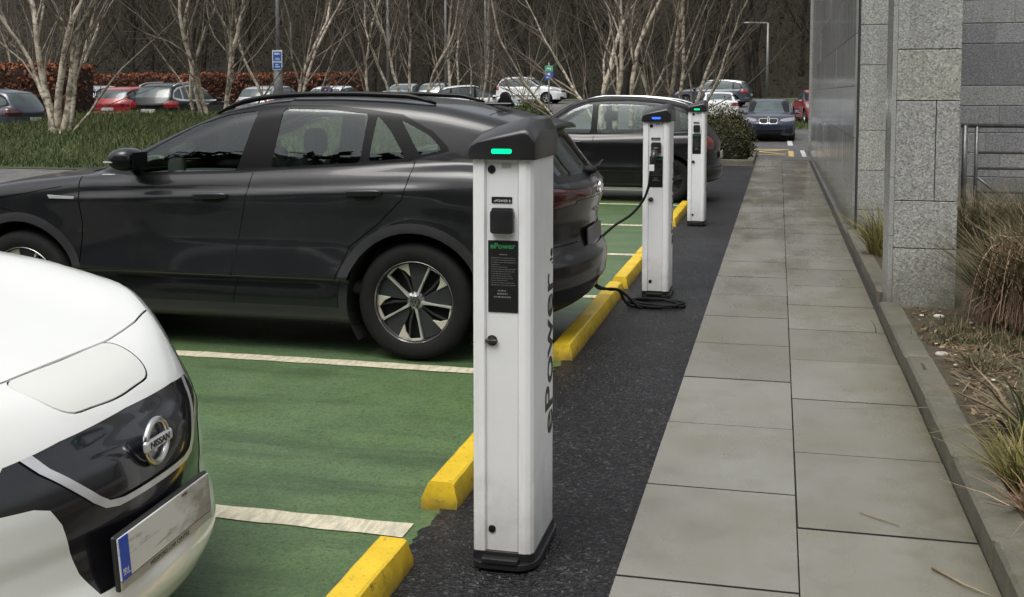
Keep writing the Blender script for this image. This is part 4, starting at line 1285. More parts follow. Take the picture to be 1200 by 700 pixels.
    for p in (fr, r1, q1): sh.cut('glass', rnd(p, .04, 2), src=('dlo',), off=.003)
    sh.cut('windscreen', rnd([(cow - .06, -.70 * hw), (cow - .06, .70 * hw), (cow - .80, .62 * hw), (cow - .80, -.62 * hw)], .08, 3), 'top', off=.003)
    if kind == 'saloon':
        sh.cut('rear_window', rnd([(-.42, -.66 * hw), (-.42, .66 * hw), (.32, .60 * hw), (.32, -.60 * hw)], .08, 3), 'top', off=.003)
        tl = [(.55, .52 * H), (.55, .64 * H), (1.1, .64 * H), (1.1, .54 * H)]
    else:
        sh.cut('rear_window', rnd([(-.66 * hw, .90 * H), (.66 * hw, .90 * H), (.76 * hw, .70 * H), (-.76 * hw, .70 * H)], .06, 3), 'rear', thr=.2, off=.003)
        tl = tail or [(.50, .50 * H), (.50, .585 * H), (.62, .63 * H), (1.1, .64 * H), (1.1, .50 * H)]
    sh.cut('tail_lamp', rnd(tl, .03, 2), 'rear', thr=-1, mirror=True, off=.003)
    sh.cut('body', [(wb, 0), (-ro + .50, 0), (-ro + .42, H), (wb, H)], 'side', src=('tail_lamp',), thr=-1)
    if front == 'kidney':
        sh.cut('headlamp', rnd([(.40, .475 * H), (.42, .525 * H), (.66, .555 * H), (1.0, .57 * H), (1.0, .50 * H), (.60, .462 * H)], .02, 3), 'front', thr=-1, mirror=True, off=.003)
        sh.cut('body', [(0, 0), (n - .62, 0), (n - .72, H), (0, H)], 'side', src=('headlamp',), thr=-1)
        sh.cut('kframe', rnd([(.02, .405 * H), (.02, .535 * H), (.29, .535 * H), (.335, .50 * H), (.27, .405 * H)], .03, 3), 'front', thr=.06, mirror=True, off=-.004)
        sh.cut('kidney', rnd([(.04, .42 * H), (.04, .522 * H), (.275, .522 * H), (.315, .495 * H), (.258, .42 * H)], .03, 3), 'front', src=('kframe',), thr=.06, mirror=True, off=.008)
        sh.cut('lower_grille', rnd([(-.42, .16 * H), (-.50, .27 * H), (.50, .27 * H), (.42, .16 * H)], .03, 3), 'front', thr=.1, off=.01)
        sh.cut('lower_grille', rnd([(.56, .20 * H), (.60, .29 * H), (.82, .31 * H), (.82, .20 * H)], .03, 3), 'front', thr=.1, mirror=True)
        sh.strip('seal', [(n - .30, 0), (n - .34, .34), (n - .50, .62), (cow + .1, .72)], .008, 'top', src=('body',), mirror=True, thr=.3)
    else:
        sh.cut('headlamp', rnd([(.46, .46 * H), (.50, .53 * H), (.72, .575 * H), (1.0, .585 * H), (1.0, .50 * H), (.64, .45 * H)], .02, 2), 'front', thr=-1, mirror=True, off=.003)
        sh.cut('body', [(0, 0), (n - .58, 0), (n - .70, H), (0, H)], 'side', src=('headlamp',), thr=-1)
        sh.cut('lower_grille', rnd([(-.42, .42 * H), (-.42, .50 * H), (.42, .50 * H), (.42, .42 * H)], .03, 2), 'front', thr=.1, off=.006)
        sh.cut('lower_grille', rnd([(-.55, .16 * H), (-.60, .27 * H), (.60, .27 * H), (.55, .16 * H)], .03, 2), 'front', thr=.1, off=.008)
    if roofm: sh.cut('roof', [(-ro - .1, -1.2), (-ro - .1, 1.2), (cow - .75, 1.2), (cow - .75, -1.2)], 'top', thr=.45)
    if roofm:
        for i in range(len(sh.f)):
            if sh.lab[i] == 'roof' and sh.c[i, 2] < .86 * H: sh.lab[i] = 'body'
    # shut lines
    if res > 0:
        for ln in ([(wb - .43, .32), (wb - .47, .5 * H), (wb - .40, bel)], [(xB, .32), (xB, .45 * H), (xB - .0, bel)], [(xC - .06, bel + .03), (xC + .06, .5 * H), (.34, .36 * H), (.42, .32)]):
            sh.strip('seal', ln, .009, src=('body',), off=.006)
        sh.strip('seal', [(-.70, .60 * H), (-.66, .33 * H), (.66, .33 * H), (.70, .60 * H)], .010, 'rear', src=('body',), thr=.2)
    g = glass or M['glass_far']
    sp = {'body': ('body', paintm, 0), 'underbody': ('underbody', M['black'], 0), 'cladding': ('cladding', M['cladding'], 1), 'dlo': ('window_trim', M['chrome_soft'] if chrome_dlo else M['gloss_black'], 0), 'glass': ('side_window', g, 1), 'windscreen': ('windscreen', g, 0), 'rear_window': ('rear_window', g, 0),
        'tail_lamp': ('tail_light', tailm or M['lamp_red'], 1), 'headlamp': ('headlight', M['lamp_far'], 1), 'kframe': ('grille_surround', M['chrome'], 1), 'kidney': ('grille', M['black'], 1), 'lower_grille': ('lower_grille', M['black'], 1), 'roof': ('roof', roofm, 0), 'seal': ('shut_line', M['black'], 1)}
    sh.build(root, sp)
    wheels_and_liners(root, S, rw, .21, rw * .64, 'spokes', 5, res > 0, rimm)
    for sd in (1, -1):
        mirror(root, (cow - .22, sd * (hw + .06), bel + .05), sd, paintm, M['gloss_black'], .9, res > 0)
        for x in (xB - .75 if False else xC + .28, xB + .25):
            b = MB(); b.sm = True; b.ellipsoid((0, 0, 0), (.10, .022, .018), 12, 6, .6)
            o = b.build('door_handle', paintm if not chrome_dlo else M['chrome_soft'], root); o.location = (x, sd * (hw * .975 + .008), bel - .10)
        if rails:
            pts = []
            for i in range(13):
                t = i / 12; x = cow - 1.05 - (cow - 1.05 + .35) * t
                pts.append((x, sd * .70 * hw, float(sh.ev('roof', np.array([x]))[0]) - .03 + .03 * min(1, min(t, 1 - t) * 8)))
            b = MB(); b.sm = True; b.tube(pts, .018, 6); b.build('roof_rail', rails, root)
    if not noplate:
        plate(root, (-ro - .012 if kind == 'saloon' else -ro + .02, 0, .47 * H if kind == 'saloon' else .44 * H), R(90), M['plate_white'])
        if front != 'kidney': plate(root, (n + .004, 0, .26 * H), R(90), M['plate_white'])
    if front == 'kidney':
        b = MB(); b.lathe([(.0005, .006), (.036, .005), (.040, 0)], 'x', n=20)
        o = b.build('badge', M['chrome_soft'], root); o.location = (n - .085, 0, .556 * H)
    # plain dark cabin so that the glass has something behind it
    b = MB(); b.sm = True
    for sy in (.36, -.36):
        for x0 in (xB - .1, .1):
            b.ellipsoid((x0, sy, .52 * H), (.10, .22, .24), 12, 8, .65); b.ellipsoid((x0 - .05, sy, .80 * H), (.05, .12, .085), 10, 6, .7)
    b.build('seats', M['seat'], root)
    return root

M['lamp_far'] = pmat('far_headlamp', (.26, .27, .29), .14, .2, .4, 25, coat=1.0)
def build_cars():
    U = PI / 2
    generic_car('black_crossover', (-3.05, 17.72, 0), PI, 'black crossover with silver roof rails, parked side on behind the middle charging post', M['black_paint'], 4.42, 1.83, 1.62, 'suv', res=2, ro=.77, rimm=M['rim_dark'], rails=M['alloy'], glass=M['glass'])
    generic_car('navy_saloon', (-.34, 41.6, .02), -U, 'dark navy saloon with twin chrome framed grille facing along the footpath', M['navy_paint'], 4.85, 1.86, 1.47, 'saloon', res=1, front='kidney', noplate=False)
    generic_car('black_estate', (-19.9, 34.5, .36), U, 'black estate car with silver roof rails seen from behind beside the birch trees', M['black_paint'], 4.45, 1.80, 1.68, 'suv', res=1, rails=M['chrome_soft'], chrome_dlo=True)
    generic_car('red_hatchback', (-24.0, 38.2, .42), U, 'small red hatchback left of the black estate car', M['red_paint'], 4.0, 1.74, 1.52, 'hatch', res=0)
    generic_car('pale_hatchback', (-27.6, 41.6, .50), U, 'pale silver hatchback behind the thick birch trunks', M['silver_paint'], 4.1, 1.76, 1.50, 'hatch', res=0)
    generic_car('bluegrey_crossover', (-23.05, 28.0, .21), PI, 'blue grey crossover in front of the near copper hedge', M['bluegrey_paint'], 4.4, 1.83, 1.62, 'suv', res=1, tailm=M['lamp_red_dark'])
    generic_car('white_estate', (-19.3, 40.6, .48), U, 'white estate car whose roof shows below the blue sign', M['silver_paint'], 4.4, 1.80, 1.50, 'hatch', res=0)
    generic_car('white_hatchback', (-17.6, 43.0, .53), U, 'white hatchback behind the person in the navy jacket', M['white_paint'], 4.1, 1.78, 1.46, 'hatch', res=0)
    generic_car('silver_saloon', (-19.5, 57.2, .80), U, 'pale blue silver saloon below the wide birch clump', M['silver_paint'], 4.5, 1.80, 1.42, 'saloon', res=0)
    generic_car('silver_estate', (-17.7, 57.6, .82), U, 'silver estate car right of the pale blue saloon', M['silver_paint'], 4.5, 1.80, 1.44, 'hatch', res=0)
    generic_car('white_city_car', (-12.35, 45.2, .57), R(20), 'small white hatchback left of the large white SUV', M['white_paint'], 3.9, 1.72, 1.46, 'hatch', res=1)
    generic_car('white_suv', (-15.2, 68.4, 1.04), R(-8), 'large white SUV standing side on beyond the low round bush', M['white_paint'], 4.55, 1.85, 1.66, 'suv', res=1, rails=M['chrome_soft'])
    generic_car('two_tone_suv', (-3.85, 67.0, .88), R(170), 'dark grey SUV with white roof at the back of the car park', M['bluegrey_paint'], 4.7, 1.86, 1.62, 'suv', roofm=M['white_paint'], res=1)
    generic_car('white_saloon', (-2.75, 52.5, .34), R(95), 'white saloon partly hidden behind the planted island', M['white_paint'], 4.5, 1.80, 1.43, 'saloon', res=0)
    generic_car('red_city_car', (1.72, 51.5, .36), R(-80), 'red car cut off by the corner of the polished stone wall', M['red_paint'], 4.0, 1.75, 1.48, 'hatch', roofm=None, res=0)
# ------------------------------------------------------------------ ground, paving, kerbs
def smooth01(t):
    t = np.clip(t, 0, 1); return t * t * (3 - 2 * t)
def gz(x, y):
    """height of the car park: level near the posts, rising gently away to the left and back"""
    x = np.asarray(x, float); y = np.asarray(y, float)
    left = .0205 * np.clip(y - 17, 0, 60)
    right = .033 * np.clip(y - 40, 0, 40)
    w = smooth01((-3.0 - x) / 7.0)
    edge = smooth01((-6.2 - x) / 3.0)
    z = right * (1 - w) + left * w * (edge + (1 - edge) * smooth01((y - 30) / 20))
    return z
def G(x, y): return float(gz(x, y))

def grid(name, x0, x1, y0, y1, nx, ny, m, dz=0.0, kind='structure', hfun=None):
    xs = np.linspace(x0, x1, nx + 1); ys = np.linspace(y0, y1, ny + 1)
    X, Y = np.meshgrid(xs, ys)
    Z = gz(X, Y) + dz
    if hfun is not None: Z = Z + hfun(X, Y)
    V = np.stack([X.ravel(), Y.ravel(), Z.ravel()], 1)
    i, j = np.meshgrid(np.arange(nx), np.arange(ny))
    a = (j * (nx + 1) + i).ravel()
    F = np.stack([a, a + 1, a + nx + 2, a + nx + 1], 1)
    o = np_mesh(name, V, F, m, smooth=True)
    return tag(o, kind=kind)

def ragged_sheet(name, pts_left, xr, m, z):
    """strip with a wandering left edge"""
    V = []; F = []
    for k, (x, y) in enumerate(pts_left):
        V += [(x, y, z), (xr, y, z)]
        if k: F.append((2 * k - 2, 2 * k - 1, 2 * k + 1, 2 * k))
    o = np_mesh(name, V, F, m)
    return tag(o, kind='structure')

def build_ground():
    rng = np.random.default_rng(3)
    grid('ground', -110, 90, -14, 190, 100, 102, M['asphalt_far'])
    grid('charging_bay_surface', -6.5, -.9, -2, 19.0, 14, 30, M['green'], .005)
    # worn cream bay lines, square to the path
    for i, y in enumerate((1.50, 3.90, 6.30, 8.87, 11.29, 13.85, 16.50, 18.95)):
        n = 60; x0, x1 = -6.4, -1.34
        V = []; F = []
        for k in range(n + 1):
            x = x0 + (x1 - x0) * k / n
            w = .062 + .004 * math.sin(k * 1.7) + .004 * rng.random()
            yy = y + .006 * math.sin(x * 2.3 + i)
            V += [(x, yy - w, .0095), (x, yy + w, .0095)]
            if k: F.append((2 * k - 2, 2 * k, 2 * k + 1, 2 * k - 1))
        tag(np_mesh('bay_line', V, F, M['line']), kind='structure')
    # dark open textured strip for the posts, its left edge crumbling over the green
    pts = []
    y = -2.0
    while y < 25.9:
        jag = .012 * rng.standard_normal()
        bulge = -.025 * math.sin(y * 2.1) - .02 * math.sin(y * 5.3 + 1)
        near = 0 if 3.72 < y < 4.18 else 0
        pts.append((-1.27 + jag + bulge * .5 + (.03 if near else 0), y)); y += .035
    ragged_sheet('tarmac_strip', pts, -.515, M['tarmac'], .0135)
    grid('car_park_road', -30, 9, 25.9, 60, 40, 40, M['asphalt'], .006)
    # paving: individual slabs over a dark bed, one sheet
    grid('pavement_bed', -.52, .80, -2, 28.4, 1, 4, M['joint'], .010)
    V = []; F = []; T = []; MI = []
    def slab(x0, x1, y0, y1, z):
        g = .0034; gy = .0062
        t = rng.random(); dz = .0008 * rng.standard_normal(); tx = .0006 * rng.standard_normal()
        o = len(V)
        jx = [rng.normal(0, .0009) for _ in range(4)]
        for (xa, xb, ya, yb, zz) in ((x0 + g + jx[0], x1 - g + jx[1], y0 + gy + jx[2], y1 - gy + jx[3], z - .014), (x0 + g + jx[0], x1 - g + jx[1], y0 + gy + jx[2], y1 - gy + jx[3], z)):
            for (u, v) in ((xa, ya), (xb, ya), (xb, yb), (xa, yb)):
                V.append((u, v, zz + (dz if zz > z - .01 else 0) + (tx if v > (y0 + y1) / 2 and zz > z - .01 else 0))); T.append(t)
        for r in (0,):
            for k in range(4):
                F.append((o + r + k, o + r + (k + 1) % 4, o + r + 4 + (k + 1) % 4, o + r + 4 + k)); MI.append(1)
        F.append((o + 4, o + 5, o + 6, o + 7)); MI.append(0)
    jl = [4.565 + .915 * k for k in range(-7, 27)]
    jr = [4.22 + .915 * k for k in range(-7, 27)]
    for a, b in zip(jl, jl[1:]):
        if b < 28.4: slab(-.515, .093, a, b, .026)
    for a, b in zip(jr, jr[1:]):
        if b < 28.4: slab(.093, .735, a, b, .026)
    tag(np_mesh('pavement', V, F, [M['slab'], M['joint']], midx=MI, attr=T), kind='structure')
    # concrete edging along the bed, in lengths
    b = MB()
    y = -1.5
    while y < 8.45:
        L = min(.915, 8.47 - y)
        b.box((.812 + .003 * rng.standard_normal(), y + L / 2, .045), (.15, L - .006, .19), bev=.014); y += .915
    y = 8.95
    while y < 12.9:
        L = min(.915, 12.95 - y)
        b.box((.835, y + L / 2, .045), (.13, L - .006, .19), bev=.014); y += .915
    tag(b.build('kerb_edging', M['kerb'], smooth=35), kind='structure')
    # planting soil
    def hs(X, Y): return .02 * np.sin(X * 3.1 + Y * 1.7) + .018 * np.sin(Y * 4.3 - X * 2.2) + .012 * np.sin(X * 9 + Y * 8)
    grid('planting_soil', .80, 7.0, -1.5, 13.4, 60, 130, M['soil'], .105, hfun=hs)
    grid('paved_yard', 1.9, 14, 13.4, 18.2, 20, 10, M['paving_far'], .05)
    # road markings near the end of the path
    def quad(name, p, m, z=.012):
        V = [(x, y, G(x, y) + z) for x, y in p]
        tag(np_mesh(name, V, [(0, 1, 2, 3)], m), kind='structure')
    quad('yellow_bay_edge', [(.28, 30.0), (.42, 30.0), (.42, 33.0), (.28, 33.0)], M['yellow_line'])
    quad('white_bay_edge', [(.62, 30.0), (.74, 30.0), (.74, 33.4), (.62, 33.4)], M['white_line'])
    quad('yellow_bay_line', [(-1.4, 33.5), (.30, 33.5), (.30, 33.85), (-1.4, 33.85)], M['yellow_line'])
    quad('yellow_hatching', [(-1.2, 31.6), (-.95, 31.6), (.2, 33.4), (-.05, 33.4)], M['yellow_line'], .016)
    quad('yellow_hatching', [(-.9, 32.9), (-1.15, 33.1), (.10, 31.0), (.3, 31.0)], M['yellow_line'], .020)
    quad('yellow_bay_line', [(-1.3, 30.4), (.2, 30.4), (.2, 30.65), (-1.3, 30.65)], M['yellow_line'], .024)
    quad('white_bay_line', [(.30, 36.4), (.46, 36.4), (.46, 40.5), (.30, 40.5)], M['white_line'])

def build_wheel_stops():
    segs = [(1.75, 3.60, 'near'), (4.12, 5.80, 'b'), (6.66, 9.04, 'c'), (9.25, 10.72, 'd'), (10.74, 12.2, 'e'), (13.75, 16.15, 'f')]
    labs = ['yellow concrete wheel stop nearest the camera, cut by the bottom edge', 'yellow concrete wheel stop directly behind the nearest charging post', 'long yellow wheel stop under the tail of the charcoal SUV',
        'yellow wheel stop just left of the middle charging post, nearer of two end to end', 'yellow wheel stop behind the middle charging post, further of two end to end', 'yellow wheel stop between the middle and furthest charging posts']
    for (a, b_, _), lab in zip(segs, labs):
        rng = random.Random(lab)
        V = []; F = []
        n = max(6, int((b_ - a) / .09))
        prof = [(-.080, 0), (-.078, .04), (-.055, .103), (-.044, .110), (.040, .110), (.050, .104), (.068, .04), (.071, 0)]
        for k in range(n + 1):
            t = k / n
            y = a + (b_ - a) * t
            e = 1.0
            if k == 0: y = a + .0
            for (x, z) in prof:
                j = .0012
                yy = y
                if k == 0: yy += z * .22
                if k == n: yy -= z * .22
                V.append((-1.285 + x + rng.gauss(0, j), yy + rng.gauss(0, j), max(0, z + (rng.gauss(0, j) if z > 0 else 0)) + .004))
        m = len(prof)
        for k in range(n):
            for i in range(m - 1):
                F.append((k * m + i, k * m + i + 1, k * m + m + i + 1, k * m + m + i))
        b = MB(); b.add(V, F); b.add([V[i] for i in range(m)], [tuple(range(m))]); b.add([V[n * m + i] for i in range(m)], [tuple(range(m))])
        o = b.build('wheel_stop', M['yellow'], smooth=28)
        tag(o, lab, 'wheel stop', 'yellow wheel stops along the bays')

# ------------------------------------------------------------------ charging posts
def build_post(loc, label, led, rz=0.0, plugged=False):
    e = empty('charging_post', loc, rz, label, 'charging post', 'charging posts along the path')
    D = .365
    out = [(-.106, .010), (-.100, .0), (-.064, .0), (-.058, .014), (.052, .014), (.058, .0), (.080, .0), (.096, .006), (.106, .022), (.106, D - .02), (.096, D), (-.096, D), (-.106, D - .012)]
    b = MB(); b.prism(out, .055, 1.44)
    b.build('column', M['post_white'], e, bevel=.0025)
    b = MB(); b.box((-.003, .0125, .75), (.108, .004, 1.37))
    b.build('front_panel', M['post_panel'], e)
    # cap: skewed hood, higher on the right
    prof = [(-.116, 1.426), (-.116, 1.478), (-.108, 1.500), (-.085, 1.520), (-.02, 1.541), (.066, 1.568), (.082, 1.570), (.096, 1.560), (.117, 1.522), (.117, 1.426)]
    rings = [(-.016, .62, 0), (-.010, .70, 0), (.085, 1.0, 0), (D - .02, 1.0, 0), (D + .010, .8, 0)]
    V = []; F = []
    m = len(prof)
    for (y, s, _) in rings:
        for (x, z) in prof: V.append((x * (1 if s > .65 else .985), y, 1.426 + (z - 1.426) * s))
    for k in range(len(rings) - 1):
        for i in range(m):
            j = (i + 1) % m
            F.append((k * m + i, k * m + j, k * m + m + j, k * m + m + i))
    F.append(tuple(range(m))); F.append(tuple((len(rings) - 1) * m + i for i in range(m)))
    b = MB(); b.add(V, F); cap = b.build('cap', M['post_black'], e, bevel=.005, smooth=35)
    b = MB(); b.prism(rnd([(-.034, 1.447), (-.034, 1.463), (.036, 1.463), (.036, 1.447)], .0075, 4), -.0195, -.012, 'y')
    b.build('status_light', led, e)
    # things on the front
    fy = .0105
    b = MB(); b.lathe([(.0005, fy - .004), (.013, fy - .004), (.0145, fy)], 'y', c=(-.040, 0, 1.392), n=20); b.build('sensor', M['label_black'], e)
    b = MB(); b.box((.012, fy, 1.405), (.034, .001, .018)); b.build('sticker', M['sticker'], e)
    b = MB(); b.box((-.004, fy - .001, 1.288), (.072, .004, .022), bev=.001); nl = b.build('name_label', M['label_black'], e)
    text_obj('name_lettering', 'ePOWER 8', .0125, M['white_print'], nl, (-.002, fy - .0045, 1.285), (R(90), 0, 0), .0003)
    b = MB(); b.prism(rnd([(-.040, 1.175), (-.040, 1.256), (.040, 1.256), (.040, 1.175)], .012, 4), fy - .026, fy, 'y')
    b.prism(rnd([(-.037, 1.245), (-.037, 1.262), (.037, 1.262), (.037, 1.245)], .006, 3), fy - .018, fy, 'y')
    if plugged:
        b.box((0, fy - .034, 1.195), (.05, .02, .055), bev=.006)
    b.build('socket_cover', M['post_black'], e, bevel=.003, smooth=40)
    b = MB(); b.box((.0, fy - .0012, 1.026), (.105, .003, .248), bev=.001); p = b.build('info_panel', M['label_black'], e)
    z = fy - .0032
    text_obj('panel_heading', 'ePower', .0265, M['green_print'], p, (-.001, z, 1.130), (R(90), 0, 0), .0003, 1.06, bold=.0005)
    b = MB()
    rr = random.Random(5)
    def line(zz, x0, x1, h=.0016):
        x = x0
        while x < x1:
            w = rr.uniform(.003, .010); b.box(((x + min(x + w, x1)) / 2, z + .0008, zz), (min(x + w, x1) - x, .0008, h)); x += w + .0018
    line(1.1015, -.012, .014, .003)
    zz = 1.090
    for k, (a, c) in enumerate([(-.042, .044), (-.042, .044), (-.042, .044), (-.042, -.012), (-.042, .016), (-.042, .044), (-.042, .040), (-.042, .026), (-.042, .030), (-.042, .034), (-.042, .016), (-.042, .040), (-.042, .044)]):
        line(zz, a, c); zz -= .0078
    line(.977, -.018, .012, .0042); line(.9665, -.020, .016, .0052); line(.9555, -.032, .028, .0042)
    b.build('small_print', M['grey_print'], p)
    b = MB(); b.lathe([(.0005, fy - .014), (.010, fy - .013), (.012, fy - .004), (.018, fy - .003), (.019, fy)], 'y', c=(-.039, 0, .803), n=20)
    b.box((-.039, fy - .010, .803), (.044, .010, .012), bev=.003)
    lk = b.build('lock', M['lock_metal'], e, smooth=40)
    b = MB(); b.lathe([(.0005, fy - .005), (.0125, fy - .004), (.0135, fy)], 'y', c=(-.040, 0, .140), n=20); b.build('bolt', M['label_black'], e)
    # side lettering, reading upwards
    text_obj('side_lettering', 'ePower', .180, M['ink'], e, (.1068, D - .085, .70), (R(90), R(-90), R(90)), .0005, 1.06, bold=.0022)
    text_obj('side_suffix', '.ie', .07, M['ink'], e, (.1068, D - .055, 1.055), (R(90), R(-90), R(90)), .0005, 1.0, bold=.001)
    # foot
    b = MB()
    foot = rnd([(-.108, .0), (-.108, D + .015), (.120, D + .015), (.120, .025), (.076, -.030), (-.085, -.030)], .03, 3)
    b.prism(foot, .012, .034)
    b.prism(rnd([(-.1075, -.0015), (-.1075, D + .004), (.1085, D + .004), (.1085, .018), (.09, -.0015)], .008, 2), .034, .064)
    b.prism(rnd([(-.07, -.036), (-.07, .01), (.06, .01), (.06, -.036)], .012, 2), .034, .050)
    b.build('base', M['post_black'], e, bevel=.003)
    return e

def build_posts():
    M['sticker'] = pmat('silver_sticker', (.48, .48, .47), .4, .3, .1, 40)
    M['lock_metal'] = pmat('dark_lock', (.06, .06, .06), .35, .6, .2, 20)
    build_post((-.905, 3.63, .012), 'nearest white charging post with black cap and green light', M['led_green'])
    build_post((-.945, 8.86, .012), 'middle white charging post with blue light and a cable plugged in', M['led_blue'], 0, True)
    build_post((-.985, 13.92, .012), 'furthest white charging post with green light', M['led_green'])
    # charging cable: plug, hanging length, loop on the ground
    e = empty('charging_cable', (-.97, 8.80, .012), 0, 'black charging cable hanging from the middle post to the SUV, looped on the ground', 'cable')
    o = Vector((-.97, 8.80, .012))
    def rel(pts): return [Vector(p) - o for p in pts]
    def cat(pts, n=10):
        P = [Vector(p) for p in pts]; out = []
        P = [P[0] * 2 - P[1]] + P + [P[-1] * 2 - P[-2]]
        for i in range(1, len(P) - 2):
            for k in range(n):
                t = k / n
                a, b, c, d = P[i - 1:i + 3]
                out.append(.5 * ((2 * b) + (c - a) * t + (2 * a - 5 * b + 4 * c - d) * t * t + (3 * b - a - 3 * c + d) * t ** 3))
        out.append(P[-2]); return out
    hang = cat(rel([(-.962, 8.80, 1.17), (-.97, 8.775, 1.11), (-.985, 8.77, .98), (-1.00, 8.775, .90), (-1.045, 8.77, .80), (-1.13, 8.74, .70), (-1.26, 8.66, .61), (-1.36, 8.56, .50), (-1.40, 8.45, .34), (-1.34, 8.36, .18), (-1.16, 8.34, .165), (-1.02, 8.40, .03), (-.97, 8.46, .022)]))
    loops = []
    for k in range(44):
        a = k * .36 + 2.6
        r = .19 + .02 * math.sin(k * .9)
        loops.append((-.90 + r * math.cos(a) * (1.1), 8.58 + r * .8 * math.sin(a), .026 + .009 * (k // 17) + .004 * math.sin(k)))
    tail = [(-1.08, 8.44, .03), (-1.17, 8.40, .15), (-1.25, 8.36, .165), (-1.36, 8.36, .22), (-1.50, 8.34, .5), (-1.58, 8.31, .88)]
    line2 = cat([hang[-1]] + rel(loops) + rel(tail), 4)
    b = MB(); b.sm = True
    b.tube(hang + line2[1:], .0105, 8)
    b.build('cable', M['rubber'], e)
    b = MB(); b.sm = True
    b.tube(rel([(-.955, 8.875, 1.195), (-.955, 8.825, 1.19), (-.957, 8.80, 1.17), (-.965, 8.785, 1.10)]), [.030, .030, .025, .017], 12)
    b.build('plug', M['post_black'], e)
    b = MB(); b.box(rel([(-.968, 8.76, 1.075)])[0], (.040, .006, .05), rz=.3, bev=.002)
    b.build('cable_tag', M['tag_white'], e)
    b = MB(); b.sm = True
    b.tube(rel([(-1.56, 8.32, .86), (-1.60, 8.29, .95), (-1.66, 8.26, .99)]), [.018, .026, .028], 10)
    b.build('car_plug', M['post_black'], e)

# ------------------------------------------------------------------ stone building on the right
def blocks(b, face, u0, u1, rows, fixed, T, rng, thick=.03, joint=.006, axis='x', cols=None, tint=None, proud=.0):
    """courses of slabs as boxes. axis 'x': slabs span x at y=fixed; axis 'y': span y at x=fixed"""
    pass

class Masonry:
    def __init__(s): s.V = []; s.F = []; s.T = []; s.m = []
    def block(s, lo, hi, t, bev=.004, mi=0):
        b = MB(); c = [(a + d) / 2 for a, d in zip(lo, hi)]; d = [d - a for a, d in zip(lo, hi)]
        b.box(c, d, bev=bev)
        o = len(s.V)
        s.V += b.v; s.T += [t] * len(b.v)
        for f in b.f: s.F.append(tuple(i + o for i in f)); s.m.append(mi)
    def build(s, name, mats, parent=None):
        me = bpy.data.meshes.new(name); me.from_pydata(s.V, [], s.F)
        for m in (mats if isinstance(mats, list) else [mats]): me.materials.append(m)
        me.polygons.foreach_set('material_index', s.m)
        a = me.attributes.new('tint', 'FLOAT', 'POINT'); a.data.foreach_set('value', s.T)
        bm = bmesh.new(); bm.from_mesh(me); bmesh.ops.recalc_face_normals(bm, faces=bm.faces); bm.to_mesh(me); bm.free()
        o = bpy.data.objects.new(name, me)
        return link(o, parent)

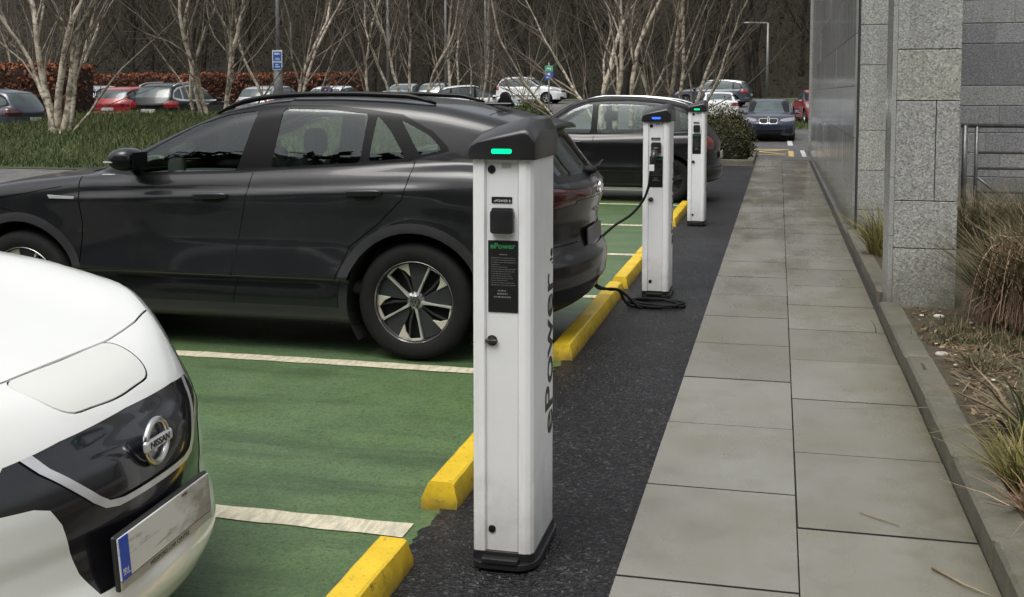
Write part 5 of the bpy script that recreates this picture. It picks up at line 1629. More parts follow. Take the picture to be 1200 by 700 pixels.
def build_stone():
    rng = random.Random(11)
    J = .006
    # near pier
    def pier(name, x0, x1, y0, y1, zs, label, polished_left=True):
        m = Masonry()
        m.block((x0 + .02, y0 + .012, -.1), (x1 - .012, y1 - .012, zs[-1]), .2, 0, 1)
        for k, (a, c) in enumerate(zip(zs, zs[1:])):
            t = rng.uniform(.45, .85)
            if name_hint(a): t = .97
            split = (k == 3)
            xs = [x0 + .022, x0 + .022 + (x1 - x0) * .60, x1] if split else [x0 + .022, x1]
            for u, v in zip(xs, xs[1:]):
                m.block((u + J / 2 * (u > x0 + .03), y0, a + J / 2), (v - J / 2 * (v < x1), y1, c - J / 2), t + rng.uniform(-.05, .05), .003, 0)
            # polished return on the path side
        o = m.build(name, [M['granite'], M['joint']])
        tag(o, label, 'stone pier', 'granite piers of the building')
        if polished_left:
            q = Masonry()
            zz = [-.05, .62, 1.05, 2.3, 3.6, 4.9, 6.2]
            for a, c in zip(zz, zz[1:]): q.block((x0 - .012, y0 + .0, a + .002), (x0 + .020, y1, c - .002), rng.uniform(.4, .6), .001, 0)
            q.build('polished_return', [M['granite_pol']], o)
        return o
    def name_hint(a): return abs(a - 1.61) < .02
    zs = [-.1, .05, .53, .88, 1.61, 1.98, 2.34, 2.72, 3.45, 3.82, 4.2, 4.9, 5.6, 6.2]
    pier('stone_pier', .812, 1.27, 8.52, 8.95, zs, 'nearest grey granite pier beside the footpath')
    zs2 = [-.1, .35, .80, 1.25, 1.98, 2.43, 2.9, 3.35, 3.9, 4.5, 5.3, 6.2]
    pier('stone_pier', .86, 1.36, 13.05, 13.35, zs2, 'second granite pier, at the near end of the polished wall', False)
    # polished wall along the path
    m = Masonry()
    m.block((.875, 13.36, -.1), (1.36, 31.2, 6.2), .2, 0, 1)
    ys = [13.36 + 2.23 * k for k in range(9)]
    zz = [-.05, .55, 1.15, 1.75, 2.35, 2.95, 3.55, 4.2, 5.2, 6.2]
    for a, c in zip(ys, ys[1:]):
        for p, q in zip(zz, zz[1:]):
            m.block((.848 + rng.uniform(-.0015, .0015), a + .003, p + .003), (.874, c - .003, q - .003), rng.uniform(.25, .7), .001, 0)
    for p, q in zip(zz, zz[1:]): m.block((.80, 31.2, p + .003), (1.40, 31.6, q - .003), .6, .003, 2)
    o = m.build('polished_wall', [M['granite_pol'], M['joint'], M['granite']])
    tag(o, 'tall polished granite wall running back along the footpath', 'wall')
    # coursed stone wall behind the yard
    m = Masonry()
    m.block((1.2, 17.712, -.1), (12.5, 18.3, 6.2), .2, 0, 1)
    z = 0.0; row = 0
    hs = [.42, .36, .30, .40, .30, .62, .30, .34, .46, .30, .62, .34, .4, .5, .4, .4]
    for h in hs:
        x = 1.2 - rng.uniform(0, .6)
        while x < 12.4:
            w = rng.uniform(.9, 1.5) if h < .5 else rng.uniform(1.6, 2.4)
            m.block((max(x, 1.2) + .006, 17.70, z + .006), (min(x + w, 12.5) - .006, 17.76, z + h - .006), rng.uniform(.1, .8) if h < .5 else rng.uniform(0, .15), .006, 0)
            x += w
        z += h
    o = m.build('stone_wall', [M['granite_dark'], M['mortar']])
    tag(o, 'dark coursed stone wall behind the metal railing', 'wall')
    # railing
    e = empty('railing', (1.95, 15.0, .05), 0, 'grey tubular metal railing in front of the coursed stone wall', 'railing')
    def tb(name, pts, r=.022):
        b = MB(); b.sm = True; b.tube([Vector(p) - Vector((1.95, 15.0, .05)) for p in pts], r, 10); return b.build(name, M['rail_grey'], e)
    M['rail_grey'] = pmat('painted_rail', (.15, .155, .155), .35, .5, .25, 14, dirt=((.04, .035, .03), 9, .5))
    zt = 1.26
    tb('top_rail', [(2.25, 15, zt), (8.5, 15, zt)], .028)
    for zz_ in (.80, .60, .30): tb('rail', [(2.44, 15, zz_ + .12), (8.5, 15, zz_ + .12)], .018)
    for x in (2.30, 2.44, 4.6, 6.8, 8.4): tb('post', [(x, 15, .05), (x, 15, zt)], .026 if x != 2.30 else .034)
    tb('brace', [(2.44, 15, .62), (2.75, 15, .36)], .018)
    b = MB(); b.box((3.2, 0.12, .06), (6.6, .22, .16), bev=.01); b.build('plinth', M['kerb'], e)

# ------------------------------------------------------------------ plants
def blades(name, N, base, h, w, lean, m, parent=None, seed=0, curl=.5, spread=None, segs=3):
    """N grass blades; base(rng,n)->(n,3), h=(lo,hi), lean amount"""
    rng = np.random.default_rng(seed)
    B = base(rng, N)
    H = rng.uniform(h[0], h[1], N)
    az = rng.uniform(0, 2 * PI, N)
    ln = np.abs(rng.normal(0, 1, N)) * lean
    if spread is not None:
        d = B[:, :2] - np.array(spread[:2]); az = np.arctan2(d[:, 1], d[:, 0]) + rng.normal(0, .95, N)
        ln = ln * .75 + .55 * lean * np.clip(np.hypot(d[:, 0], d[:, 1]) / spread[2], 0, 1.3)
    ww = rng.uniform(.6, 1.3, N) * w
    dx, dy = np.cos(az), np.sin(az)
    fx = rng.uniform(0, 2 * PI, N)
    px, py = np.cos(fx), np.sin(fx)
    V = []; T = []
    t0 = rng.uniform(0, 1, N)
    rows = segs + 1
    for k in range(rows):
        t = k / segs
        off = ln * H * (t ** (1.6)) * (1 + curl * t)
        z = H * (t - curl * .42 * np.minimum(ln, 1.6) * t ** 2.4)
        wk = ww * (1 - t) ** .7 * .5 + .0006
        c = B + np.stack([dx * off, dy * off, z], 1)
        s_ = np.stack([px * wk, py * wk, np.zeros(N)], 1)
        V.append(c - s_); V.append(c + s_)
        T.append(np.clip(t0 * .7 + .3 * t, 0, 1)); T.append(np.clip(t0 * .7 + .3 * t, 0, 1))
    V = np.stack(V, 1).reshape(-1, 3); T = np.stack(T, 1).ravel()
    o0 = np.arange(N) * rows * 2
    F = np.concatenate([np.stack([o0 + 2 * k, o0 + 2 * k + 1, o0 + 2 * k + 3, o0 + 2 * k + 2], 1) for k in range(segs)])
    return np_mesh(name, V, F, m, parent, attr=T)

def droop(name, N, r, m, parent, seed):
    """dead blades that arch over and hang to the ground round a clump"""
    rng = np.random.default_rng(seed)
    a = rng.uniform(0, 2 * PI, N); a2 = a + rng.normal(0, .75, N)
    d0 = np.stack([np.cos(a), np.sin(a)], 1); d1 = np.stack([np.cos(a2), np.sin(a2)], 1)
    q0 = r * rng.uniform(.2, .9, N); q1 = r * rng.uniform(.8, 1.7, N)
    z0 = rng.uniform(.15, .62, N); z1 = rng.uniform(.0, .30, N) * rng.uniform(0, 1.2, N)
    P0 = np.concatenate([d0 * q0[:, None], z0[:, None]], 1); P2 = np.concatenate([d1 * q1[:, None], z1[:, None]], 1)
    P1 = np.concatenate([d1 * (q1 * rng.uniform(.75, 1.0, N))[:, None], (z0 * rng.uniform(.8, 1.15, N))[:, None]], 1)
    w = rng.uniform(.002, .007, N)
    ph = rng.uniform(0, PI, N); s_ = np.stack([-np.sin(a2), np.cos(a2), np.cos(ph) * .5], 1)
    V = []; T = []; t0 = rng.uniform(0, 1, N)
    K = 5
    for k in range(K + 1):
        t = k / K
        c = P0 * (1 - t) ** 2 + P1 * 2 * t * (1 - t) + P2 * t * t
        ww = (w * (1 - .75 * t))[:, None]
        V.append(c - s_ * ww); V.append(c + s_ * ww); T += [t0, t0]
    V = np.stack(V, 1).reshape(-1, 3); T = np.stack(T, 1).ravel()
    o0 = np.arange(N) * (K + 1) * 2
    F = np.concatenate([np.stack([o0 + 2 * k, o0 + 2 * k + 1, o0 + 2 * k + 3, o0 + 2 * k + 2], 1) for k in range(K)])
    return np_mesh(name, V, F, m, parent, attr=T)

def leaves(P, size, rng, name, m, parent=None, tint=None, flat=.0):
    N = len(P)
    n = rng.normal(0, 1, (N, 3)); n[:, 2] += flat
    n /= np.linalg.norm(n, axis=1, keepdims=True)
    a = np.cross(n, rng.normal(0, 1, (N, 3))); a /= np.linalg.norm(a, axis=1, keepdims=True)
    b = np.cross(n, a)
    s = rng.uniform(.6, 1.4, N)[:, None] * size
    V = np.stack([P - a * s, P + b * s * .55, P + a * s, P - b * s * .55], 1).reshape(-1, 3)
    F = np.arange(N * 4).reshape(-1, 4)
    t = rng.uniform(0, 1, N) if tint is None else tint
    return np_mesh(name, V, F, m, parent, attr=np.repeat(t, 4))

def lump_noise(P, seed, sc):
    rng = np.random.default_rng(seed)
    v = np.zeros(len(P))
    for k in range(6):
        d = rng.normal(0, 1, 3); d /= np.linalg.norm(d)
        v += np.sin(P @ d * sc * (1 + .5 * k) + rng.uniform(0, 6.28)) / (1 + .35 * k)
    return v / 2.6

def hedge(label, path, w, h, n, seed, leaf=.09):
    """clipped copper beech hedge along a ground polyline"""
    rng = np.random.default_rng(seed)
    path = [Vector(p) for p in path]
    o = empty('hedge', (path[0].x, path[0].y, G(path[0].x, path[0].y)), 0, label, 'hedge')
    org = np.array([path[0].x, path[0].y, G(path[0].x, path[0].y)])
    L = [(b - a).length for a, b in zip(path, path[1:])]; tot = sum(L)
    def at(s):
        for a, b, l in zip(path, path[1:], L):
            if s <= l: return a.lerp(b, s / l), (b - a).normalized()
            s -= l
        return path[-1], (path[-1] - path[-2]).normalized()
    P = np.empty((n, 3))
    for i in range(n):
        p, d = at(rng.uniform(0, tot)); nn = Vector((-d.y, d.x))
        q = rng.random()
        if q < .38: u, z = rng.uniform(-w / 2, w / 2), h
        elif q < .95: u, z = (-w / 2 if rng.random() < .6 else w / 2), h * rng.random() ** .8
        else:
            u, z = rng.uniform(-w / 2, w / 2), h * rng.random()
            p = path[0] if rng.random() < .5 else path[-1]
        P[i] = (p.x + nn.x * u, p.y + nn.y * u, G(p.x, p.y) + z)
    k = lump_noise(P, seed, 2.2)
    P += rng.normal(0, .045, P.shape) + np.stack([0 * k, 0 * k, k * .06], 1)
    k2 = lump_noise(P, seed + 3, 3.0)
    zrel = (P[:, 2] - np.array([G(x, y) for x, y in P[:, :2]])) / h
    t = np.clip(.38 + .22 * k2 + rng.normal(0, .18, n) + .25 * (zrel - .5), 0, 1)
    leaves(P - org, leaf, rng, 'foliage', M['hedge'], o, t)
    V = []; F = []
    for i, p in enumerate(path):
        d = (path[min(i + 1, len(path) - 1)] - path[max(i - 1, 0)]).normalized(); nn = Vector((-d.y, d.x))
        g = G(p.x, p.y)
        ww, hh = w / 2 - .1, h - .1
        for u, z in ((-ww, -.1), (-ww, hh * .9), (-ww + .08, hh), (ww - .08, hh), (ww, hh * .9), (ww, -.1)):
            V.append(np.array((p.x + nn.x * u, p.y + nn.y * u, g + z)) - org)
    for i in range(len(path) - 1):
        for q in range(5): F.append((i * 6 + q, i * 6 + q + 1, i * 6 + 7 + q, i * 6 + 6 + q))
    b = MB(); b.add(V, F); b.add(V[:6], [tuple(range(6))]); b.add(V[-6:], [tuple(range(6))]); b.build('branches', M['hedge_core'], o)
    return o

def bush(name, label, loc, r, h, n, seed, m, core, leaf=.06, cat='bush', group=None, stems=False):
    rng = np.random.default_rng(seed)
    o = empty(name, loc, 0, label, cat, group)
    d = rng.normal(0, 1, (n, 3)); d[:, 2] = np.abs(d[:, 2]); d /= np.linalg.norm(d, axis=1, keepdims=True)
    k = lump_noise(d, seed, 4.5)
    rad = (.86 + .20 * k + rng.normal(0, .07, n)) * np.where(rng.random(n) < .25, rng.uniform(.6, 1, n), 1)
    P = d * rad[:, None] * np.array([r[0], r[1], h])
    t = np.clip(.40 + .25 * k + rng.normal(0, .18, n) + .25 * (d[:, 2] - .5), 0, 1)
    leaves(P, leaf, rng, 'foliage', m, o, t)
    b = MB(); b.sm = True; b.ellipsoid((0, 0, 0), (r[0] * .72, r[1] * .72, h * .72), 16, 10)
    b.build('branches', core, o)
    return o

def build_plants():
    # ---- right hand bed
    def tuft(label, c, r, n, h, lean, mat, seed, w=.012, dry=None, name='sedge_clump', curl=.6):
        e = empty(name, (c[0], c[1], c[2]), 0, label, 'grass clump', 'grass clumps in the planting bed')
        def base(rng, N):
            a = rng.uniform(0, 2 * PI, N); q = np.sqrt(rng.random(N)) * r
            return np.stack([np.cos(a) * q, np.sin(a) * q, -.02 * np.ones(N)], 1)
        blades('blades', n, base, h, w, lean, mat, e, seed, curl, (0, 0, r))
        if dry:
            droop('dry_blades', dry, r, M['sedge_dry'], e, seed + 1)
        return e
    tuft('large green sedge clump with a skirt of dry blades right of the granite pier', (1.66, 7.98, .10), .26, 1300, (.35, .80), .40, M['sedge'], 1, .011, 1500)
    tuft('second large sedge clump at the right edge, dry blades hanging low', (2.02, 7.75, .10), .30, 1700, (.5, .98), .38, M['sedge'], 2, .011, 1500)
    tuft('upright dark sedge clump behind the large one, against the pier', (1.93, 11.9, .10), .26, 700, (.4, .72), .35, M['sedge'], 3, .012)
    tuft('sedge clump at the back of the bed near the railing', (2.5, 11.6, .10), .32, 800, (.4, .75), .4, M['sedge'], 4, .012)
    tuft('small yellowing tuft in the gap between the two piers', (1.02, 11.0, .12), .16, 330, (.3, .58), .45, M['olive'], 5, .010)
    tuft('little green tuft on the bare soil', (1.13, 6.55, .10), .09, 130, (.09, .20), .5, M['sedge'], 6, .007)
    tuft('spiky yellow green tuft leaning over the kerb at the right edge', (.97, 4.66, .11), .09, 190, (.14, .30), .6, M['olive'], 7, .008)
    tuft('low reddish tuft at the kerb in the bottom right corner', (.965, 4.34, .11), .07, 120, (.08, .20), .7, M['sedge_dry'], 9, .008)
    tuft('dark strap leaved clump at the right edge above the spiky tuft', (1.13, 5.25, .11), .08, 40, (.24, .42), .8, M['sedge'], 8, .034)
    def mossbase(rng, N):
        c = np.array([(1.20, 7.6), (1.35, 7.4), (1.45, 7.0), (1.15, 7.3), (1.6, 7.2), (1.5, 6.6)])[rng.integers(0, 6, N)]
        p = c + rng.normal(0, .13, (N, 2))
        return np.stack([p[:, 0], p[:, 1], np.full(N, .10)], 1)
    tag(blades('grass', 1500, mossbase, (.03, .10), .006, .5, M['sedge'], None, 21), 'short weedy grass on the soil', 'grass', kind='stuff')
    # litter: twigs, straw, leaves
    rng = np.random.default_rng(8)
    n = 3200
    x = rng.uniform(.92, 2.6, n); y = rng.uniform(3.2, 8.4, n)
    hz = .112 + .02 * np.sin(x * 3.1 + y * 1.7) + .018 * np.sin(y * 4.3 - x * 2.2) + .012 * np.sin(x * 9 + y * 8)
    P = np.stack([x, y, hz + rng.uniform(0, .02, n)], 1)
    o = leaves(P, .015, rng, 'leaf_litter', M['leaf_litter'], None, None, 2.2); tag(o, 'brown leaf litter on the soil', 'litter', kind='stuff')
    V = []; F = []; T = []
    for i in range(3600):
        x0, y0 = rng.uniform(.95, 2.5), rng.uniform(3.5, 7.2)
        a = rng.uniform(0, PI); L = rng.uniform(.04, .15); w = .0022
        z0 = .118 + .02 * math.sin(x0 * 3.1 + y0 * 1.7) + .018 * math.sin(y0 * 4.3 - x0 * 2.2) + rng.uniform(0, .016)
        dx, dy = math.cos(a) * L / 2, math.sin(a) * L / 2; nx, ny = -math.sin(a) * w, math.cos(a) * w
        k = len(V); zz = rng.normal(0, .012)
        V += [(x0 - dx - nx, y0 - dy - ny, z0 - zz), (x0 + dx - nx, y0 + dy - ny, z0 + zz), (x0 + dx + nx, y0 + dy + ny, z0 + zz), (x0 - dx + nx, y0 - dy + ny, z0 - zz)]
        F.append((k, k + 1, k + 2, k + 3)); T += [rng.uniform(.3, 1)] * 4
    tag(np_mesh('straw', V, F, M['leaf_litter'], attr=T), 'dry stalks lying on the soil', 'litter', kind='stuff')
    b = MB(); b.sm = True
    for i in range(60):
        x0, y0 = rng.uniform(.93, 2.2), rng.uniform(6.5, 8.4) if i < 34 else rng.uniform(3.5, 8)
        s = rng.uniform(.004, .014)
        if i < 3: s = .03
        b.ellipsoid((x0, y0, .125 + .02 * math.sin(x0 * 3.1 + y0 * 1.7)), (s * 1.3, s, s * .5), 8, 5, .8)
    tag(b.build('pebbles', M['pebble']), 'pale pebbles scattered on the soil', 'pebbles', kind='stuff')
    b = MB(); b.sm = True
    b.tube([(.33, 4.42, .034), (.40, 4.36, .036), (.47, 4.31, .034)], [.002, .003, .0015], 5)
    tag(b.build('fallen_stalk', M['straw']), 'thin pale stalk lying in the middle of a paving slab', 'stalk')
    b = MB(); b.sm = True
    b.tube([(.54, 3.95, .033), (.62, 3.83, .036), (.70, 3.76, .034)], [.006, .004, .0015], 5)
    tag(b.build('fallen_stalk', M['straw']), 'long pale dry stalk lying on the slab beside the near kerb', 'stalk')
    # loose chips on the dark strip
    n = 420
    P = np.stack([rng.uniform(-1.2, -.53, n), 2.6 + 8 * rng.random(n) ** 1.6, np.full(n, .017)], 1)
    s = rng.uniform(.002, .006, n) 
    V = []; F = []
    for p, q in zip(P, s):
        k = len(V); a = rng.uniform(0, 3)
        for j in range(4): V.append((p[0] + q * math.cos(a + j * PI / 2), p[1] + q * math.sin(a + j * PI / 2), p[2] - .004))
        V.append((p[0], p[1], p[2] + q * .7))
        for j in range(4): F.append((k + j, k + (j + 1) % 4, k + 4))
    tag(np_mesh('gravel', V, F, M['chip']), 'loose stone chips on the dark strip', 'gravel', kind='stuff')
    # ---- planted island beside the end of the path
    b = MB()
    b.box((-1.55, 26.3, .06), (2.0, .15, .14), bev=.01); b.box((-.62, 28.5, .06), (.15, 4.6, .14), bev=.01)
    tag(b.build('island_kerb', M['kerb']), kind='structure')
    grid('island_soil', -4.5, -.68, 26.37, 31, 10, 10, M['soil'], .09)
    isl = [(-1.15, 27.4, .55, 1.0), (-1.75, 27.9, .7, 1.15), (-1.2, 28.8, .55, 1.25), (-2.4, 28.6, .75, 1.35), (-1.7, 29.6, .7, 1.25), (-3.1, 29.3, .8, 1.3), (-1.1, 30.2, .5, 1.0)]
    lb = ['low shrub at the front corner of the planted island', 'brownish shrub beside the furthest charging post', 'green shrub at the right edge of the planted island', 'tall rusty shrub in the middle of the planted island', 'olive shrub behind the middle of the planted island', 'shrub at the left of the planted island', 'small shrub at the back of the planted island']
    for i, (x, y, r, h) in enumerate(isl):
        bush('shrub', lb[i], (x, y, .09), (r, r, 0), h, 4200, 40 + i, M['shrub'], M['shrub_core'], .030, 'shrub', 'shrubs on the planted island')
    bush('round_bush', 'low round green bush in front of the large white SUV', (-8.4, 37.1, G(-8.4, 37.1)), (1.25, 1.05, 0), 1.12, 7000, 60, M['grass'], M['shrub_core'], .04)
    # ---- rough grass bank on the left and behind
    def bank(X, Y):
        yb = 26.6 + 4.6 * smooth01((X + 22.5) / 2.5)
        u = smooth01((Y - 20.6) / 5.0) * smooth01((yb - Y) / .8)
        v = smooth01((X + 42) / 3.0) * smooth01((-9.0 - X) / 2.5)
        return .50 * u * v + .22 * smooth01((Y - 27) / 3) * u * v
    def bankb(rng, N):
        x = rng.uniform(-27, -9.2, N); y = rng.uniform(20.7, 31.0, N); y = np.where((x < -22) & (y > 26.4), rng.uniform(20.7, 26.4, N), y)
        return np.stack([x, y, gz(x, y) + bank(x, y) - .03], 1)
    grid('verge', -44, -9, 20.4, 31.4, 70, 40, M['grass_base'], .012, hfun=bank)
    tag(blades('rough_grass', 60000, bankb, (.06, .32), .022, .6, M['grass'], None, 31, .5, None, 2), 'rough green grass on the bank under the birches', 'grass', kind='stuff')
    # far grass
    grid('far_verge', -50, 40, 73.5, 84, 40, 6, M['grass_base'], .02)
    grid('side_verge', .5, 16, 46.5, 60, 16, 10, M['grass_base'], .02)
    def sideb(rng, N):
        x = rng.uniform(.4, 7, N); y = rng.uniform(46.6, 60, N); return np.stack([x, y, gz(x, y)], 1)
    tag(blades('verge_grass', 6000, sideb, (.10, .3), .03, .4, M['grass'], None, 33, .5, None, 2), 'grass beside the far end of the wall', 'grass', kind='stuff')
    # ---- hedges
    hedge('near copper beech hedge at the left edge, clipped square', [(-38, 31.6), (-30, 32.0), (-22.4, 32.4)], 1.6, 2.28, 12000, 71, .075)
    hedge('long low copper beech hedge across the back of the left car park', [(-42, 43.0), (-35.5, 45.4), (-20.6, 53.2)], 1.6, 1.9, 15000, 72, .085)

# ------------------------------------------------------------------ trees
def grow(rng, p, d, L, r, depth, out, opts):
    n = max(4, int(L / opts.get('step', .45)))
    pts = [p.copy()]; rad = [r]
    d = d.normalized()
    for i in range(n):
        t = (i + 1) / n
        d = d + Vector((rng.gauss(0, 1), rng.gauss(0, 1), rng.gauss(0, 1))) * opts.get('wob', .09)
        d.z += opts.get('up', .05)
        d.normalize()
        p = p + d * (L / n)
        pts.append(p.copy()); rad.append(max(.0035, r * (1 - .80 * t)))
        if depth > 0 and t > opts.get('first', .22):
            for _ in range(opts['kids'][depth - 1]):
                if rng.random() < opts.get('pk', .8):
                    q = d.orthogonal().normalized(); q.rotate(Matrix.Rotation(rng.uniform(0, 2 * PI), 3, d))
                    cd = d * rng.uniform(.8, 1.1) + q * rng.uniform(*opts.get('ang', (.45, .85)))
                    grow(rng, p, cd, L * rng.uniform(.28, .52) * (1.12 - .55 * t), rad[-1] * rng.uniform(.35, .62), depth - 1, out, opts)
    out.append((pts, rad))

def tree_mesh(branches, name_big, m_big, name_small, m_small, parent, thr=.02, attr=True):
    for nm, m, sel in ((name_big, m_big, lambda r: r >= thr), (name_small, m_small, lambda r: r < thr)):
        V = []; F = []; T = []
        for pts, rad in branches:
            if not sel(rad[0]): continue
            k = 7 if rad[0] > .06 else 5 if rad[0] > .02 else 3
            base = len(V)
            up = None
            for i, p in enumerate(pts):
                t = (pts[min(i + 1, len(pts) - 1)] - pts[max(i - 1, 0)]).normalized()
                if up is None: up = t.orthogonal().normalized()
                up = up - t * up.dot(t); up.normalize(); w = t.cross(up)
                for q in range(k):
                    a = 2 * PI * q / k
                    V.append(p + (up * math.cos(a) + w * math.sin(a)) * rad[i]); T.append(min(1.0, max(0.0, (rad[i] - .010) / .035)))
            for i in range(len(pts) - 1):
                for q in range(k):
                    F.append((base + i * k + q, base + i * k + (q + 1) % k, base + i * k + k + (q + 1) % k, base + i * k + k + q))
        if V: np_mesh(nm, V, F, m, parent, smooth=True, attr=T)

def birch(label, x, y, stems, seed, h0=0.0, twig=1):
    rng = random.Random(seed)
    e = empty('birch_tree', (x, y, G(x, y) + h0), 0, label, 'birch tree', 'multi stemmed birches in the car park')
    out = []
    for (ox, oy, lx, ly, L, r) in stems:
        opts = dict(kids=[2, 2, 1], wob=.105, up=.055, first=.15, pk=.60, step=.42, ang=(.30, .70))
        grow(rng, Vector((ox, oy, -.1)), Vector((lx, ly, 1)), L, r, 2, out, opts)
    out = [(p, [q * .72 for q in r]) for p, r in out]
    tree_mesh(out, 'trunk', M['birch'], 'crown', M['birch'], e, .0135)
    return e

def build_trees():
    # camera-right is (.97,.23): lean along it shows as lean to the right
    def st(lst): return [(a * .97, a * .23 + b, lx * .97 + ly * -.23, lx * .23 + ly * .97, L, r) for (a, b, lx, ly, L, r) in lst]
    birch('big pale birch with several thick stems at the left, on the grass bank', -18.0, 24.9, st([(-.10, 0, -.22, .1, 8, .13), (0, .1, -.05, -.1, 8.5, .14), (.12, 0, .10, .1, 8.5, .13), (.22, .1, .28, 0, 7.5, .10), (.05, -.1, -.42, .2, 7, .09), (.3, 0, .75, .1, 4.5, .06)]), 1, .45)
    birch('birch leaning left behind the near hedge', -26.2, 34.9, st([(0, 0, -.42, 0, 8, .10), (.5, .3, -.16, .1, 8, .10), (.9, 0, -.30, .2, 7, .07)]), 2)
    birch('birch with two upright stems behind the near hedge end', -24.2, 34.2, st([(0, 0, -.06, 0, 9, .11), (.42, 0, .02, .1, 9, .12), (.2, .4, .25, 0, 7, .07)]), 3)
    birch('spreading birch clump right of the black estate car', -16.5, 30.0, st([(-.15, 0, -.45, 0, 8, .08), (-.05, .1, -.26, .1, 8.5, .085), (.10, 0, -.02, -.1, 9, .10), (.2, .2, .10, .1, 9, .10), (.35, 0, .26, 0, 8, .085), (.5, .1, .9, .2, 4.2, .05)]), 4, .1)
    birch('birch clump beside the blue parking sign', -16.1, 34.9, st([(-.2, 0, -.28, 0, 8.5, .08), (.05, 0, -.02, .1, 9, .10), (.15, .1, .2, 0, 8.5, .09), (.3, 0, .62, .1, 6, .06), (.2, 0, .9, 0, 4.4, .045)]), 5)
    birch('wide fanned birch clump above the silver cars', -14.7, 42.8, st([(-1.3, 0, -.16, 0, 9, .09), (-.6, .2, -.1, .1, 9, .09), (-.2, 0, -.04, 0, 9.5, .10), (.1, .1, .12, 0, 9, .09), (.5, 0, .25, .1, 8.5, .085), (.2, 0, .45, 0, 7, .06), (-1.0, 0, -.6, 0, 6, .05)]), 6)
    birch('slim birch right of the wide fanned clump', -13.5, 45.1, st([(0, 0, -.04, 0, 9, .10), (.2, 0, .14, 0, 8.5, .08), (-.1, 0, -.25, 0, 7, .05)]), 7)
    birch('birch standing before the small white hatchback', -11.6, 42.2, st([(-.15, 0, -.30, 0, 6.5, .055), (0, 0, .0, 0, 7, .07), (.15, 0, .10, 0, 7, .06), (.25, .1, .38, 0, 6.5, .06), (.0, 0, .2, .2, 6, .05)]), 8)
    birch('small low birch before the large white SUV', -12.6, 54.6, st([(0, 0, -.05, 0, 5, .055), (-.1, 0, -.35, 0, 4.6, .045), (.1, 0, .28, 0, 4.8, .045), (.1, 0, .55, 0, 4.2, .04), (.0, 0, -.7, 0, 3.8, .03), (0, 0, .12, .1, 5, .05)]), 9)
    birch('pale birch clump behind the middle charging post', -5.05, 32.7, st([(-.55, 0, -.62, 0, 8, .075), (0, 0, -.13, 0, 9, .13), (.35, .1, -.05, .1, 9, .11), (.75, 0, .06, 0, 9, .12), (.95, 0, .42, .1, 7, .07), (.2, 0, -.3, .2, 8, .08)]), 10)
    birch('birch clump behind the furthest charging post', -3.2, 34.2, st([(-.2, 0, -.18, 0, 8.5, .09), (0, 0, -.04, 0, 9, .11), (.2, .1, .10, 0, 9, .10), (.35, 0, .32, .1, 8, .09), (.5, 0, .45, 0, 7.5, .07), (-.3, .1, -.32, .1, 8, .07)]), 11)
    # ---- the wood beyond
    def hillz(X, Y): return gz(0 * X - 20, Y) * 0 + 1.0 + 18 * smooth01((Y - 92) / 60)
    xs = np.linspace(-130, 110, 60); ys = np.linspace(84, 190, 30)
    X, Y = np.meshgrid(xs, ys); Z = .8 + 34 * smooth01((Y - 90) / 62) + .8 * np.sin(X * .21) * smooth01((Y - 90) / 20)
    V = np.stack([X.ravel(), Y.ravel(), Z.ravel()], 1)
    i, j = np.meshgrid(np.arange(59), np.arange(29)); a = (j * 60 + i).ravel()
    tag(np_mesh('hill', V, np.stack([a, a + 1, a + 61, a + 60], 1), M['hill'], smooth=True), kind='structure')
    protos = []
    for s in range(5):
        rng = random.Random(100 + s)
        e = empty('woodland_tree', (0, 0, 0), 0, None, 'tree', 'bare trees at the edge of the wood')
        out = []
        ns = 1 if s < 3 else 2
        for k in range(ns):
            grow(rng, Vector((k * .4, 0, -.3)), Vector((rng.gauss(0, .06), rng.gauss(0, .06), 1)), rng.uniform(12, 16), rng.uniform(.14, .26), 3, out, dict(kids=[2, 2, 1], wob=.06, up=.05, first=.18, pk=.72, step=.9))
        tree_mesh(out, 'trunk', M['dark_bark'], 'crown', M['wood_twig'], e, .03)
        protos.append(e)
    rng = random.Random(9)
    spots = []
    for k in range(34):
        x = -62 + 78 * (k + rng.uniform(-.4, .4)) / 33
        y = rng.uniform(84, 101)
        spots.append((x, y))
    used = [False] * 5
    for k, (x, y) in enumerate(spots):
        s = rng.randrange(5)
        if not used[s]: o = protos[s]; used[s] = True
        else: o = copy_tree(protos[s])
        z = .8 + 34 * float(smooth01((y - 90) / 62))
        o.location = (x, y, z); o.rotation_euler = (0, 0, rng.uniform(0, 6.28)); q = rng.uniform(.8, 1.2); o.scale = (q, q, q)
        o['label'] = 'bare dark tree at the edge of the wood behind the car park'
    # mass of twigs and foliage deeper in
    r2 = np.random.default_rng(17)
    n = 130000
    x = r2.uniform(-75, 30, n); y = r2.uniform(90, 122, n); z = .8 + 34 * smooth01((y - 90) / 62) + r2.random(n) ** 1.1 * 15
    P = np.stack([x, y, z], 1)
    k = lump_noise(P * np.array([1, 1, .6]), 5, .35)
    keep = r2.random(n) < np.clip(.60 + .5 * k, .1, 1)
    P = P[keep]
    kk = lump_noise(P, 8, .16)
    t = np.clip(.48 + .42 * kk + r2.normal(0, .12, len(P)), 0, 1)
    o = leaves(P, .13, r2, 'woodland_foliage', M['wood_leaf'], None, t); tag(o, 'brown and dull green growth of the far wood', 'wood', kind='stuff')
    n = 34000
    x = r2.uniform(-75, 30, n); y = r2.uniform(86, 116, n); z0 = .8 + 34 * smooth01((y - 90) / 62) + r2.random(n) * 13
    L = r2.uniform(.8, 3.6, n); a = r2.normal(0, .65, n); w = r2.uniform(.004, .020, n)
    dx = np.sin(a) * L; dz = np.cos(a) * L
    A = np.stack([x, y, z0], 1); B = A + np.stack([dx, r2.normal(0, .5, n), dz], 1)
